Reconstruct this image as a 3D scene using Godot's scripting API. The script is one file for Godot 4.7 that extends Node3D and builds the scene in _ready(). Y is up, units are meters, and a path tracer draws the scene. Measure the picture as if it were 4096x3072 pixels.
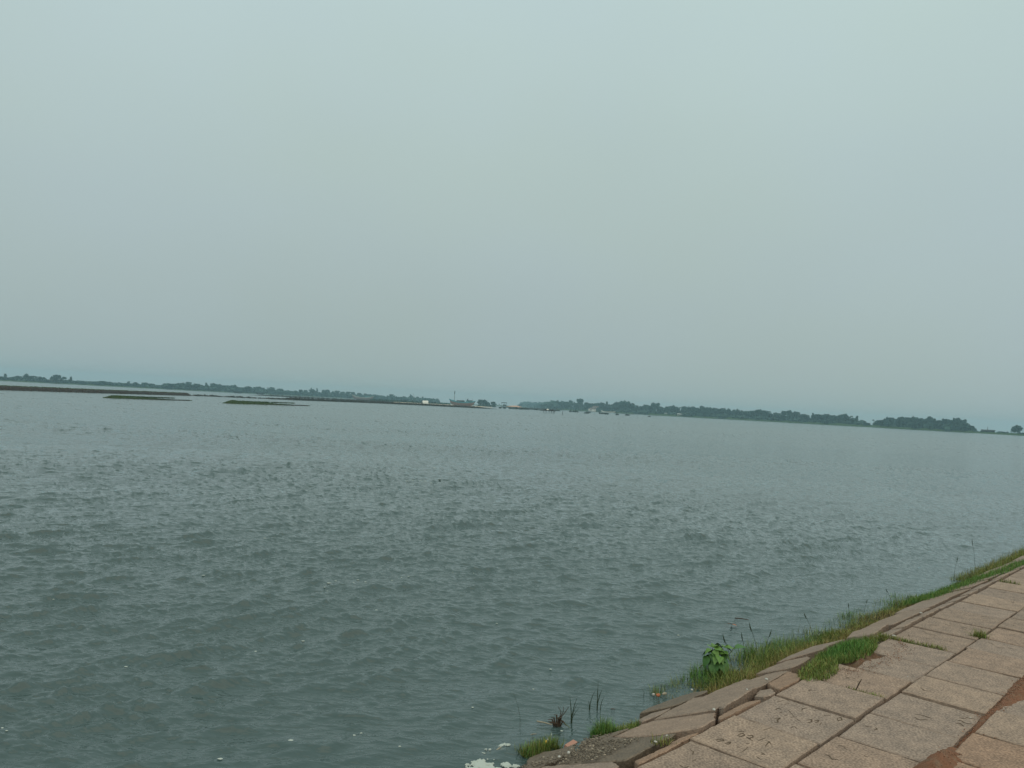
extends Node3D
# A wide, hazy river seen from a slab-paved bank: y is up, the water lies at y = 0, the paving at y = 0.30.
# (s, t): s runs along the bank, t across it (landward), both from the point under the camera.

const BANK_AZ := 43.4
const PAVE := 0.30
const EDGE_T := -1.93
const SLUMP := 0.385
const N := 512

var rng := RandomNumberGenerator.new()
var used := {}
var bs: Vector3
var bt: Vector3
var wave_h := PackedFloat32Array()      # two independent wave fields (tile A and tile B)
var wave_g := PackedFloat32Array()
var gust := FastNoiseLite.new()
var rough := FastNoiseLite.new()
var streak := FastNoiseLite.new()
var M := {}


func _ready() -> void:
	rng.seed = 77
	bs = Vector3(sin(deg_to_rad(BANK_AZ)), 0, -cos(deg_to_rad(BANK_AZ)))
	bt = Vector3(cos(deg_to_rad(BANK_AZ)), 0, sin(deg_to_rad(BANK_AZ)))
	make_camera_and_light()
	gust.seed = 5
	gust.frequency = 0.03
	gust.fractal_octaves = 3
	streak.seed = 41
	streak.frequency = 1.0
	streak.fractal_octaves = 4
	rough.seed = 9
	rough.frequency = 1.0
	rough.fractal_octaves = 4
	make_materials()
	make_waves()
	build_water()
	build_bank()
	build_paving()
	build_far_banks()
	build_trees()
	build_islands()
	build_boats_and_huts()
	build_grass()
	build_plants()
	build_debris()
	build_foam()


func make_camera_and_light() -> void:
	var cam := Camera3D.new()
	cam.name = "camera"
	cam.fov = 51.28
	cam.near = 0.1
	cam.far = 9000.0
	cam.position = Vector3(0, 1.8, 0)
	cam.basis = Basis(Vector3.RIGHT, deg_to_rad(1.538)) * Basis(Vector3.BACK, deg_to_rad(3.05))
	add_child(cam)
	cam.current = true
	var env := Environment.new()
	env.background_mode = Environment.BG_SKY
	env.tonemap_mode = Environment.TONE_MAPPER_LINEAR
	env.tonemap_exposure = 1.0
	var sky := Sky.new()
	var pano := PanoramaSkyMaterial.new()
	pano.panorama = ImageTexture.create_from_image(sky_image())
	sky.sky_material = pano
	env.sky = sky
	env.sdfgi_enabled = true
	env.ssao_enabled = true
	env.ssil_enabled = true
	env.fog_enabled = true
	env.fog_density = 0.00062
	env.fog_light_color = Color(0.76, 0.935, 1.0)
	var we := WorldEnvironment.new()
	we.name = "environment"
	we.environment = env
	add_child(we)
	var sun := DirectionalLight3D.new()
	sun.name = "hazy_sun"
	sun.light_energy = 0.42
	sun.light_color = Color(1.0, 0.92, 0.80)
	sun.light_angular_distance = 100.0
	sun.shadow_enabled = true
	sun.basis = Basis.looking_at(Vector3(-0.25, -1.0, -0.55).normalized(), Vector3.UP)
	add_child(sun)


func sky_image() -> Image:
	# an even overcast: darker and greyer at the horizon, brighter overhead, with faint broad cloud mottling
	var w := 512
	var h := 256
	var im := Image.create(w, h, false, Image.FORMAT_RGBF)
	var n := FastNoiseLite.new()
	n.seed = 31
	n.frequency = 1.3
	n.fractal_octaves = 3
	for y in h:
		var el := (0.5 - (y + 0.5) / h) * PI
		var up := maxf(sin(el), 0.0)
		var base := Color(0.362, 0.440, 0.436).lerp(Color(0.66, 0.845, 0.845), up)
		for x in w:
			var a := (x + 0.5) / w * TAU
			var d := Vector3(cos(a) * cos(el), sin(el) * 1.6, sin(a) * cos(el))
			var k := n.get_noise_3dv(d)
			var k2 := n.get_noise_3dv(d * 1.7 + Vector3(9, 3, 4))
			im.set_pixel(x, y, Color(base.r * (1.0 + 0.05 * k), base.g * (1.0 + 0.05 * k), base.b * (1.0 + 0.05 * k + 0.045 * k2)))
	return im


# ---------------------------------------------------------------- helpers

func P(s: float, t: float, y := 0.0) -> Vector3:
	return bs * s + bt * t + Vector3(0, y, 0)


func ST(p: Vector3) -> Vector2:
	return Vector2(p.dot(bs), p.dot(bt))


func F(az: float, d: float, y := 0.0) -> Vector3:
	var a := deg_to_rad(az)
	return Vector3(d * sin(a), y, -d * cos(a))


func plane_y(t: float) -> float:
	return PAVE if t > EDGE_T else maxf(PAVE - SLUMP * (EDGE_T - t), -0.5)


func numbered(called: String) -> String:
	if not used.has(called):
		used[called] = 0
		return called
	used[called] += 1
	return "%s_%03d" % [called, used[called]]


func tag(o: Node, label := "", category := "", group := "", kind := "") -> void:
	if label:
		o.set_meta("label", label)
	if category:
		o.set_meta("category", category)
	if group:
		o.set_meta("group", group)
	if kind:
		o.set_meta("kind", kind)


func thing(called: String, at: Vector3, label: String, category: String, group := "") -> Node3D:
	var o := Node3D.new()
	o.name = numbered(called)
	o.position = at
	add_child(o, true)
	tag(o, label, category, group)
	return o


func put(called: String, mesh: Mesh, mat: Material, parent: Node = null) -> MeshInstance3D:
	var o := MeshInstance3D.new()
	o.mesh = mesh
	if mat:
		o.material_override = mat
	if parent == null:
		o.name = numbered(called)
		add_child(o, true)
	else:
		o.name = called
		parent.add_child(o, true)
	return o


func tool() -> SurfaceTool:
	var st := SurfaceTool.new()
	st.begin(Mesh.PRIMITIVE_TRIANGLES)
	return st


func tri(st: SurfaceTool, a: Vector3, b: Vector3, c: Vector3) -> void:
	# counter-clockwise seen from outside; Godot's front faces run clockwise
	st.add_vertex(a)
	st.add_vertex(c)
	st.add_vertex(b)


func quad(st: SurfaceTool, a: Vector3, b: Vector3, c: Vector3, d: Vector3) -> void:
	tri(st, a, b, c)
	tri(st, a, c, d)


func done(st: SurfaceTool) -> ArrayMesh:
	st.generate_normals()
	return st.commit()


func box(st: SurfaceTool, c: Vector3, size: Vector3, b := Basis()) -> void:
	var e := size * 0.5
	var v := []
	for i in 8:
		v.append(c + b * Vector3(e.x if i & 1 else -e.x, e.y if i & 2 else -e.y, e.z if i & 4 else -e.z))
	st.set_smooth_group(-1)
	quad(st, v[0], v[2], v[3], v[1])
	quad(st, v[5], v[7], v[6], v[4])
	quad(st, v[4], v[6], v[2], v[0])
	quad(st, v[1], v[3], v[7], v[5])
	quad(st, v[2], v[6], v[7], v[3])
	quad(st, v[4], v[0], v[1], v[5])


func tube(st: SurfaceTool, pts: Array, radii: Array, sides := 6) -> void:
	var rings := []
	for i in pts.size():
		var dir: Vector3 = (pts[mini(i + 1, pts.size() - 1)] - pts[maxi(i - 1, 0)]).normalized()
		var u := dir.cross(Vector3(0.31, 0.2, 0.93)).normalized()
		var v := dir.cross(u)
		var ring := []
		for k in sides:
			var a := TAU * k / sides
			ring.append(pts[i] + (u * cos(a) + v * sin(a)) * radii[i])
		rings.append(ring)
	st.set_smooth_group(1)
	for i in rings.size() - 1:
		for k in sides:
			var k2 := (k + 1) % sides
			quad(st, rings[i][k], rings[i][k2], rings[i + 1][k2], rings[i + 1][k])
	st.set_smooth_group(-1)
	var last: Array = rings[-1]
	for k in range(1, sides - 1):
		tri(st, last[0], last[k], last[k + 1])
		tri(st, rings[0][0], rings[0][k + 1], rings[0][k])


func ribbon(st: SurfaceTool, pts: Array, widths: Array, side: Vector3) -> void:
	for i in pts.size() - 1:
		var a: Vector3 = side * widths[i] * 0.5
		var b: Vector3 = side * widths[i + 1] * 0.5
		quad(st, pts[i] - a, pts[i] + a, pts[i + 1] + b, pts[i + 1] - b)


func mat(called: String, lin: Color, r := 0.9, spec := 0.3) -> StandardMaterial3D:
	var m := StandardMaterial3D.new()
	m.resource_name = called
	m.albedo_color = lin.linear_to_srgb()
	m.roughness = r
	m.metallic_specular = spec
	m.cull_mode = BaseMaterial3D.CULL_DISABLED
	M[called] = m
	return m


# ---------------------------------------------------------------- materials

func grain_images() -> Array:
	# cast concrete / packed earth: grain, pits, blotches; returned as a tint picture round 1 and its relief
	var w := 512
	var a := FastNoiseLite.new()
	a.seed = 3
	a.frequency = 0.012
	a.fractal_octaves = 4
	var b := FastNoiseLite.new()
	b.seed = 4
	b.frequency = 0.11
	b.fractal_octaves = 3
	var c := FastNoiseLite.new()
	c.seed = 8
	c.noise_type = FastNoiseLite.TYPE_CELLULAR
	c.frequency = 0.06
	c.cellular_return_type = FastNoiseLite.RETURN_DISTANCE
	var ia := a.get_seamless_image(w, w)
	var ib := b.get_seamless_image(w, w)
	var ic := c.get_seamless_image(w, w)
	var tint := Image.create(w, w, false, Image.FORMAT_RGB8)
	var relief := Image.create(w, w, false, Image.FORMAT_RGB8)
	for y in w:
		for x in w:
			var va := ia.get_pixel(x, y).r - 0.5
			var vb := ib.get_pixel(x, y).r - 0.5
			var vc := ic.get_pixel(x, y).r
			var k := 0.82 + 0.15 * va + 0.40 * vb
			if vc < 0.16:
				k += 0.06
			var warm := 0.012 * va
			tint.set_pixel(x, y, Color(clampf(k + warm, 0, 1), clampf(k, 0, 1), clampf(k - warm * 1.2, 0, 1)))
			var hh := clampf(0.5 + 0.5 * vb + 0.5 * va + (0.12 if vc < 0.2 else 0.0), 0, 1)
			relief.set_pixel(x, y, Color(hh, hh, hh))
	return [tint, relief]


func make_materials() -> void:
	var g := grain_images()
	var tint := ImageTexture.create_from_image(g[0])
	var relief := ImageTexture.create_from_image(g[1])
	var tones := [Color(0.358, 0.293, 0.228), Color(0.332, 0.270, 0.208), Color(0.382, 0.308, 0.234), Color(0.325, 0.270, 0.214), Color(0.362, 0.285, 0.216), Color(0.346, 0.288, 0.229)]
	for i in tones.size():
		var m := mat("concrete%d" % i, tones[i] * Color(1.19, 1.09, 1.11), 0.95, 0.25)
		textured(m, tint, relief, 1.15, 0.35)
	textured(mat("wet_concrete", Color(0.215, 0.165, 0.122) * 1.1, 0.75, 0.35), tint, relief, 1.15, 0.7)
	textured(mat("pink_concrete", Color(0.40, 0.265, 0.19) * 1.1, 0.95, 0.25), tint, relief, 1.3, 0.5)
	textured(mat("dusty_concrete", Color(0.43, 0.285, 0.205), 0.95, 0.25), tint, relief, 1.15, 0.35)
	var soil := mat("soil", Color(1, 1, 1), 1.0, 0.2)
	soil.vertex_color_use_as_albedo = true
	textured(soil, tint, relief, 2.3, 0.9)
	mat("groove", Color(0.115, 0.085, 0.062), 1.0, 0.1)
	var grass := mat("grass", Color(1, 1, 1), 0.65, 0.3)
	grass.vertex_color_use_as_albedo = true
	grass.backlight = Color(0.25, 0.25, 0.25)
	var leaf := mat("leaf", Color(0.062, 0.150, 0.034), 0.5, 0.4)
	leaf.backlight = Color(0.3, 0.3, 0.3)
	var leaf2 := mat("young_leaf", Color(0.095, 0.19, 0.035), 0.5, 0.4)
	leaf2.backlight = Color(0.3, 0.3, 0.3)
	mat("stem", Color(0.09, 0.11, 0.04), 0.8)
	mat("reed", Color(0.035, 0.055, 0.03), 0.7)
	mat("dead_twig", Color(0.07, 0.05, 0.035), 0.9)
	mat("pale_twig", Color(0.33, 0.29, 0.22), 0.9)
	mat("shell", Color(0.46, 0.44, 0.40), 0.7)
	mat("brick", Color(0.40, 0.22, 0.17), 0.95, 0.2)
	mat("yellow", Color(0.72, 0.47, 0.08), 0.6)
	mat("red_scrap", Color(0.45, 0.16, 0.08), 0.7)
	mat("foam", Color(0.43, 0.47, 0.43), 0.95, 0.2)
	var crown := mat("crown", Color(0.044, 0.084, 0.066), 0.8, 0.2)
	crown.vertex_color_use_as_albedo = true
	mat("dark_crown", Color(0.026, 0.048, 0.036), 0.8, 0.2).vertex_color_use_as_albedo = true
	mat("rusty_crown", Color(0.085, 0.052, 0.036), 0.8, 0.2).vertex_color_use_as_albedo = true
	mat("palm_leaf", Color(0.038, 0.064, 0.044), 0.7, 0.3)
	mat("bark", Color(0.10, 0.08, 0.06), 0.95)
	mat("far_grass", Color(0.045, 0.075, 0.024), 0.95, 0.1)
	mat("islet_grass", Color(0.036, 0.055, 0.020), 0.95, 0.1)
	mat("mud", Color(0.048, 0.038, 0.032), 0.9, 0.3)
	mat("dark_mud", Color(0.022, 0.021, 0.015), 0.9, 0.3)
	mat("sand", Color(0.42, 0.36, 0.28), 1.0, 0.1)
	mat("orange_sand", Color(0.55, 0.33, 0.22), 1.0, 0.1)
	mat("hull_brown", Color(0.27, 0.165, 0.135), 0.8)
	mat("hull_grey", Color(0.22, 0.155, 0.145), 0.8)
	mat("hull_teal", Color(0.13, 0.34, 0.38), 0.7)
	mat("hull_pale", Color(0.40, 0.42, 0.38), 0.7)
	mat("dark_wood", Color(0.03, 0.027, 0.024), 0.9)
	mat("bamboo", Color(0.10, 0.08, 0.055), 0.9)
	mat("white_sheet", Color(0.80, 0.78, 0.70), 0.7)
	mat("white_wall", Color(0.78, 0.74, 0.68), 0.9)
	mat("tin", Color(0.16, 0.12, 0.11), 0.6)
	mat("window_dark", Color(0.03, 0.03, 0.03), 0.4)
	mat("weed", Color(0.014, 0.018, 0.010), 0.9)


func textured(m: StandardMaterial3D, tint: Texture2D, relief: Texture2D, scale: float, depth: float) -> void:
	m.albedo_texture = tint
	m.uv1_triplanar = true
	m.uv1_world_triplanar = true
	m.uv1_scale = Vector3(scale, scale, scale)
	m.heightmap_enabled = true
	m.heightmap_texture = relief
	m.heightmap_scale = depth


# ---------------------------------------------------------------- water

func fft_line(re: PackedFloat32Array, im: PackedFloat32Array, n: int, cs: PackedFloat32Array, sn: PackedFloat32Array) -> Array:
	var j := 0
	for i in range(1, n):
		var bit := n >> 1
		while j & bit:
			j ^= bit
			bit >>= 1
		j |= bit
		if i < j:
			var tr := re[i]
			re[i] = re[j]
			re[j] = tr
			tr = im[i]
			im[i] = im[j]
			im[j] = tr
	var size := 2
	while size <= n:
		var half := size >> 1
		var step := n / size
		for k in half:
			var c := cs[k * step]
			var s := sn[k * step]
			for a in range(k, n, size):
				var b := a + half
				var xr := re[b] * c - im[b] * s
				var xi := re[b] * s + im[b] * c
				re[b] = re[a] - xr
				im[b] = im[a] - xi
				re[a] += xr
				im[a] += xi
		size <<= 1
	return [re, im]


func make_waves() -> void:
	# a random sea from a wind-wave spectrum: the real and imaginary parts of one inverse transform are two independent fields
	var cs := PackedFloat32Array()
	var sn := PackedFloat32Array()
	for i in N / 2:
		cs.append(cos(TAU * i / N))
		sn.append(sin(TAU * i / N))
	var rows_r := []
	var rows_i := []
	var zero := PackedFloat32Array()
	zero.resize(N)
	for y in N:
		var re := zero.duplicate()
		var im := zero.duplicate()
		var ky := y if y < N / 2 else y - N
		if absi(ky) < 150:
			for x in N:
				var kx := x if x < N / 2 else x - N
				var kk := sqrt(float(kx * kx + ky * ky))
				if kk < 3.0 or kk > 150.0:
					continue
				var c := absf(kx) / kk
				var amp := pow(kk, -1.95) * exp(-0.6 * pow(14.0 / kk, 2.0)) * (0.05 + 0.95 * pow(c, 8.0))
				re[x] = rng.randfn() * amp
				im[x] = rng.randfn() * amp
			var o := fft_line(re, im, N, cs, sn)
			re = o[0]
			im = o[1]
		rows_r.append(re)
		rows_i.append(im)
	wave_h.resize(N * N * 2)
	var sum_a := 0.0
	var sum_b := 0.0
	for x in N:
		var re := zero.duplicate()
		var im := zero.duplicate()
		for y in N:
			re[y] = rows_r[y][x]
			im[y] = rows_i[y][x]
		var o := fft_line(re, im, N, cs, sn)
		re = o[0]
		im = o[1]
		for y in N:
			wave_h[(y * N + x) * 2] = re[y]
			wave_h[(y * N + x) * 2 + 1] = im[y]
			sum_a += re[y] * re[y]
			sum_b += im[y] * im[y]
	var ra := 1.0 / sqrt(sum_a / (N * N))
	var rb := 1.0 / sqrt(sum_b / (N * N))
	for i in N * N:
		var a := wave_h[i * 2] * ra
		var b := wave_h[i * 2 + 1] * rb
		wave_h[i * 2] = a + 0.20 * a * a - 0.20      # crests sharper than troughs
		wave_h[i * 2 + 1] = b + 0.20 * b * b - 0.20
	# slopes, per cell
	wave_g.resize(N * N * 4)
	for y in N:
		var up := ((y + N - 1) % N) * N
		var dn := ((y + 1) % N) * N
		for x in N:
			var l := (y * N + (x + N - 1) % N) * 2
			var r := (y * N + (x + 1) % N) * 2
			var i := (y * N + x) * 4
			wave_g[i] = (wave_h[r] - wave_h[l]) * 0.5
			wave_g[i + 1] = (wave_h[(dn + x) * 2] - wave_h[(up + x) * 2]) * 0.5
			wave_g[i + 2] = (wave_h[r + 1] - wave_h[l + 1]) * 0.5
			wave_g[i + 3] = (wave_h[(dn + x) * 2 + 1] - wave_h[(up + x) * 2 + 1]) * 0.5


const TILE_A := 8.2
const TILE_B := 3.7
const RMS_A := 0.0082
const RMS_B := 0.0029
const TURN_A := 0.86      # the waves run in towards the bank
const TURN_B := 1.74

func ripple(x: float, z: float) -> Vector3:
	# (height, slope in x, slope in z) of the water at a place
	var k := clampf(1.0 + 0.9 * gust.get_noise_2d(x * 0.8, z * 2.2) , 0.45, 1.6)
	var shelter := clampf((-2.62 - (x * bt.x + z * bt.z)) / 1.4, 0.0, 1.0)
	k *= 0.35 + 0.65 * shelter
	var ca := cos(TURN_A)
	var sa := sin(TURN_A)
	var warp_a := 0.9 * gust.get_noise_2d(x * 3.0, z * 3.0 + 50.0)
	var ua := x * ca + z * sa + warp_a
	var va := -x * sa + z * ca
	var fu := fposmod(ua / TILE_A, 1.0) * N
	var fv := fposmod(va / TILE_A, 1.0) * N
	var a := bil(fu, fv, 0)
	var cb := cos(TURN_B)
	var sb := sin(TURN_B)
	var warp := 0.5 * gust.get_noise_2d(x * 6.0 + 90.0, z * 6.0)
	var ub := x * cb + z * sb + warp
	var vb := -x * sb + z * cb
	var b := bil(fposmod(ub / TILE_B, 1.0) * N, fposmod(vb / TILE_B, 1.0) * N, 1)
	var ga := RMS_A * N / TILE_A
	var gb := RMS_B * N / TILE_B
	var gx := k * (ga * (a.y * ca - a.z * sa) + gb * (b.y * cb - b.z * sb))
	var gz := k * (ga * (a.y * sa + a.z * ca) + gb * (b.y * sb + b.z * cb))
	return Vector3(k * (RMS_A * a.x + RMS_B * b.x), gx, gz)


func bil(fu: float, fv: float, c: int) -> Vector3:
	var x0 := int(fu) % N
	var y0 := int(fv) % N
	var x1 := (x0 + 1) % N
	var y1 := (y0 + 1) % N
	var p := fu - floorf(fu)
	var q := fv - floorf(fv)
	var i00 := y0 * N + x0
	var i10 := y0 * N + x1
	var i01 := y1 * N + x0
	var i11 := y1 * N + x1
	var w00 := (1 - p) * (1 - q)
	var w10 := p * (1 - q)
	var w01 := (1 - p) * q
	var w11 := p * q
	return Vector3(
		wave_h[i00 * 2 + c] * w00 + wave_h[i10 * 2 + c] * w10 + wave_h[i01 * 2 + c] * w01 + wave_h[i11 * 2 + c] * w11,
		wave_g[i00 * 4 + c * 2] * w00 + wave_g[i10 * 4 + c * 2] * w10 + wave_g[i01 * 4 + c * 2] * w01 + wave_g[i11 * 4 + c * 2] * w11,
		wave_g[i00 * 4 + c * 2 + 1] * w00 + wave_g[i10 * 4 + c * 2 + 1] * w10 + wave_g[i01 * 4 + c * 2 + 1] * w01 + wave_g[i11 * 4 + c * 2 + 1] * w11)


func water_material(called: String, r: float, bumps: float) -> StandardMaterial3D:
	var m := mat(called, Color(0.049, 0.079, 0.076), r, 0.43)
	if bumps > 0.0:
		m.normal_enabled = true
		m.normal_texture = M.ripple_normal
		m.normal_scale = bumps
		m.uv1_triplanar = true
		m.uv1_world_triplanar = true
		m.uv1_scale = Vector3(0.83, 0.83, 0.83)
	return m


func build_water() -> void:
	var bump := Image.create(N, N, false, Image.FORMAT_RGB8)
	for y in N:
		for x in N:
			var v := clampf(0.5 + 0.14 * wave_h[(x * N + y) * 2 + 1], 0, 1)
			bump.set_pixel(x, y, Color(v, v, v))
	bump.bump_map_to_normal_map(6.0)
	M.ripple_normal = ImageTexture.create_from_image(bump)
	var angles := PackedFloat32Array()
	var a := -78.0
	while a < 78.0:
		angles.append(deg_to_rad(a))
		a += 0.085 if a > -40.0 and a < 40.0 else 1.2
	angles.append(deg_to_rad(78.0))
	var nc := angles.size()
	var sines := PackedFloat32Array()
	var cosines := PackedFloat32Array()
	for v in angles:
		sines.append(sin(v))
		cosines.append(cos(v))
	var bands := [[1.4, 16.0, 0.035, 0.5], [16.0, 26.0, 0.06, 0.45], [26.0, 40.0, 0.09, 0.4], [40.0, 60.0, 0.115, 0.35], [60.0, 90.0, 0.14, 0.3], [90.0, 140.0, 0.16, 0.25], [140.0, 240.0, 0.175, 0.2], [240.0, 1450.0, 0.185, 0.15]]
	var mesh := ArrayMesh.new()
	var mats := []
	for band in bands:
		var radii := PackedFloat32Array()
		var r: float = band[0]
		while r < band[1] * 0.9999:
			radii.append(r)
			r += maxf(0.016, 0.65 * r * r / 1440.0)
		radii.append(band[1])
		var nr := radii.size()
		var verts := PackedVector3Array()
		var norms := PackedVector3Array()
		verts.resize(nr * nc)
		norms.resize(nr * nc)
		var i := 0
		for rr in radii:
			var calm := 1.0 if rr < 30.0 else clampf(30.0 / rr, 0.0, 1.0)
			var slope_keep := 1.0 if rr < 12.0 else clampf(pow(13.0 / rr, 0.70), 0.045, 1.0)
			for c in nc:
				var x := rr * sines[c]
				var z := -rr * cosines[c]
				var w := ripple(x, z) if rr < 1500.0 else Vector3.ZERO
				if rr > 18.0:      # long wind streaks
					w *= 1.0 + clampf((rr - 18.0) / 30.0, 0.0, 1.0) * clampf(3.0 * streak.get_noise_2d(x * 0.010, z * 0.10), -0.6, 1.1)
				verts[i] = Vector3(x, w.x * calm, z)
				norms[i] = Vector3(-w.y * slope_keep, 1.0, -w.z * slope_keep).normalized()
				i += 1
		var idx := PackedInt32Array()
		idx.resize((nr - 1) * (nc - 1) * 6)
		var q := 0
		for y in nr - 1:
			for x in nc - 1:
				var o := y * nc + x
				idx[q] = o
				idx[q + 1] = o + nc
				idx[q + 2] = o + 1
				idx[q + 3] = o + 1
				idx[q + 4] = o + nc
				idx[q + 5] = o + nc + 1
				q += 6
		var arr := []
		arr.resize(Mesh.ARRAY_MAX)
		arr[Mesh.ARRAY_VERTEX] = verts
		arr[Mesh.ARRAY_NORMAL] = norms
		arr[Mesh.ARRAY_INDEX] = idx
		mesh.add_surface_from_arrays(Mesh.PRIMITIVE_TRIANGLES, arr)
		mesh.surface_set_material(mesh.get_surface_count() - 1, water_material("water%d" % mats.size(), band[2], band[3]))
		mats.append(1)
	var o := put("water", mesh, null)
	tag(o, "wide grey green river with small wind waves", "", "", "structure")


# ---------------------------------------------------------------- the near bank

const WATER_T := -2.72

func lump(s: float, t: float, s0: float, t0: float, rs: float, rt: float) -> float:
	var d := Vector2((s - s0) / rs, (t - t0) / rt).length()
	return clampf(1.0 - d, 0.0, 1.0)


func soil_y(s: float, t: float) -> float:
	var n := rough.get_noise_2d(s * 3.0, t * 3.0)
	var n2 := rough.get_noise_2d(s * 14.0, t * 14.0)
	var y := plane_y(t) - (0.048 if t > EDGE_T else 0.036) + 0.012 * n + 0.006 * n2
	if t > EDGE_T:
		var seam := clampf(1.0 - absf(t + 1.045 + 0.012 * n) / 0.075, 0.0, 1.0)
		y += seam * 0.034
		y += (0.058 + 0.05 * n2) * lump(s, t, 3.62, -0.72, 0.95, 0.50)          # red sand swept over the third row
		y += 0.058 * lump(s, t, 3.98, -1.02, 0.35, 0.16)
		y += 0.054 * lump(s, t, 5.45, -0.98, 1.1, 0.12)
		y += 0.044 * lump(s, t, 6.9, -1.04, 1.6, 0.10)
		y += (0.050 + 0.04 * n2) * lump(s, t, 5.42, -1.86, 0.50, 0.16)          # under the bright tussock
		y += 0.040 * lump(s, t, 4.72, -1.85, 0.32, 0.12)
	else:
		y += 0.045 * lump(s, t, 5.45, -2.02, 0.60, 0.26)
		y -= 0.10 * clampf((WATER_T - t) / 0.3, 0.0, 1.0)
		y -= 0.022 * clampf((t + 2.25) / 0.2, 0.0, 1.0)
	return y


func soil_color(s: float, t: float, y: float) -> Color:
	var n := rough.get_noise_2d(s * 2.0 + 40.0, t * 2.0)
	var n2 := rough.get_noise_2d(s * 23.0, t * 23.0 + 7.0)
	var red := Color(0.30, 0.148, 0.092)
	var brown := Color(0.165, 0.112, 0.072)
	var wet := Color(0.055, 0.043, 0.032)
	var c := brown.lerp(red, clampf((t + 2.05) / 0.55 + n * 0.8, 0.0, 1.0))
	c = c.lerp(Color(0.28, 0.23, 0.17), clampf(n2 * 1.2, 0.0, 0.45))
	c = c.lerp(wet, clampf((0.075 - y) / 0.06 + n * 0.6, 0.0, 1.0))
	return c


func build_bank() -> void:
	# the earth of the bank: a fine sheet where the photograph looks, a coarse one round it
	var st := tool()
	var grid := func(s0: float, s1: float, t0: float, t1: float, step: float, drop: float) -> void:
		var ns := int(round((s1 - s0) / step))
		var nt := int(round((t1 - t0) / step))
		var v := []
		var col := []
		for i in ns + 1:
			for j in nt + 1:
				var s: float = s0 + (s1 - s0) * i / ns
				var t: float = t0 + (t1 - t0) * j / nt
				var y := soil_y(s, t) - drop
				v.append(P(s, t, y))
				col.append(soil_color(s, t, y))
		st.set_smooth_group(1)
		for i in ns:
			for j in nt:
				var a := i * (nt + 1) + j
				for k in [a, a + nt + 1, a + 1, a + 1, a + nt + 1, a + nt + 2]:
					st.set_color(col[k])
					st.add_vertex(v[k])
	grid.call(2.3, 9.0, -3.0, 0.2, 0.022, 0.0)
	grid.call(9.0, 16.0, -3.0, 0.2, 0.05, 0.0)
	grid.call(1.3, 2.3, -3.0, 0.2, 0.1, 0.0)
	grid.call(-30.0, 1.3, -3.4, 0.2, 0.4, 0.004)
	grid.call(16.0, 60.0, -3.4, 0.2, 0.4, 0.004)
	grid.call(-30.0, 60.0, 0.2, 40.2, 2.0, 0.012)
	var o := put("riverbank", done(st), M.soil)
	tag(o, "brown and reddish earth of the near river bank", "", "", "structure")


func worn_outline(pts: Array, amount: float, spacing: float) -> PackedVector2Array:
	var out := PackedVector2Array()
	for i in pts.size():
		var a: Vector2 = pts[i]
		var b: Vector2 = pts[(i + 1) % pts.size()]
		var n := maxi(1, int(a.distance_to(b) / spacing))
		var side := (b - a).normalized().orthogonal()
		for k in n:
			var p := a.lerp(b, float(k) / n)
			var j := rough.get_noise_2d(p.x * 9.0, p.y * 9.0) * amount + rng.randf_range(-0.35, 0.35) * amount
			if k == 0:
				j *= 0.5
			out.append(p + side * j)
	return out


func slab_mesh(outline: PackedVector2Array, top: Callable, thick: float, bevel: float) -> ArrayMesh:
	var ccw := Geometry2D.is_polygon_clockwise(outline)
	if ccw:
		outline.reverse()
	var c := Vector2.ZERO
	for p in outline:
		c += p
	c /= outline.size()
	var inner := PackedVector2Array()
	var n := outline.size()
	for i in n:
		var e1 := (outline[i] - outline[(i + n - 1) % n]).normalized()
		var e2 := (outline[(i + 1) % n] - outline[i]).normalized()
		var nn := (e1.orthogonal() + e2.orthogonal()).normalized()
		var p := outline[i] - nn * bevel * rng.randf_range(0.7, 1.6)
		inner.append(p)
	var tris := Geometry2D.triangulate_polygon(inner)
	if tris.is_empty():
		inner = PackedVector2Array()
		for p in outline:
			inner.append(p.lerp(c, 0.03))
		tris = Geometry2D.triangulate_polygon(inner)
	var st := tool()
	st.set_smooth_group(-1)
	var at := func(p: Vector2, dy: float) -> Vector3:
		return P(p.x, p.y, float(top.call(p)) + dy)
	for i in range(0, tris.size(), 3):
		var a: Vector3 = at.call(inner[tris[i]], 0.0)
		var b: Vector3 = at.call(inner[tris[i + 1]], 0.0)
		var d: Vector3 = at.call(inner[tris[i + 2]], 0.0)
		if (b - a).cross(d - a).y > 0:
			tri(st, a, b, d)
		else:
			tri(st, a, d, b)
	for i in n:
		var j := (i + 1) % n
		var q := [at.call(inner[i], 0.0), at.call(inner[j], 0.0), at.call(outline[j], -bevel * 0.8), at.call(outline[i], -bevel * 0.8)]
		var low := [at.call(outline[i], -thick), at.call(outline[j], -thick)]
		var mid_in: Vector3 = P(c.x, c.y, q[0].y)
		if (q[1] - q[0]).cross(q[2] - q[0]).y > 0:
			quad(st, q[0], q[1], q[2], q[3])
			quad(st, q[3], q[2], low[1], low[0])
		else:
			quad(st, q[3], q[2], q[1], q[0])
			quad(st, low[0], low[1], q[2], q[3])
	return done(st)


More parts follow.
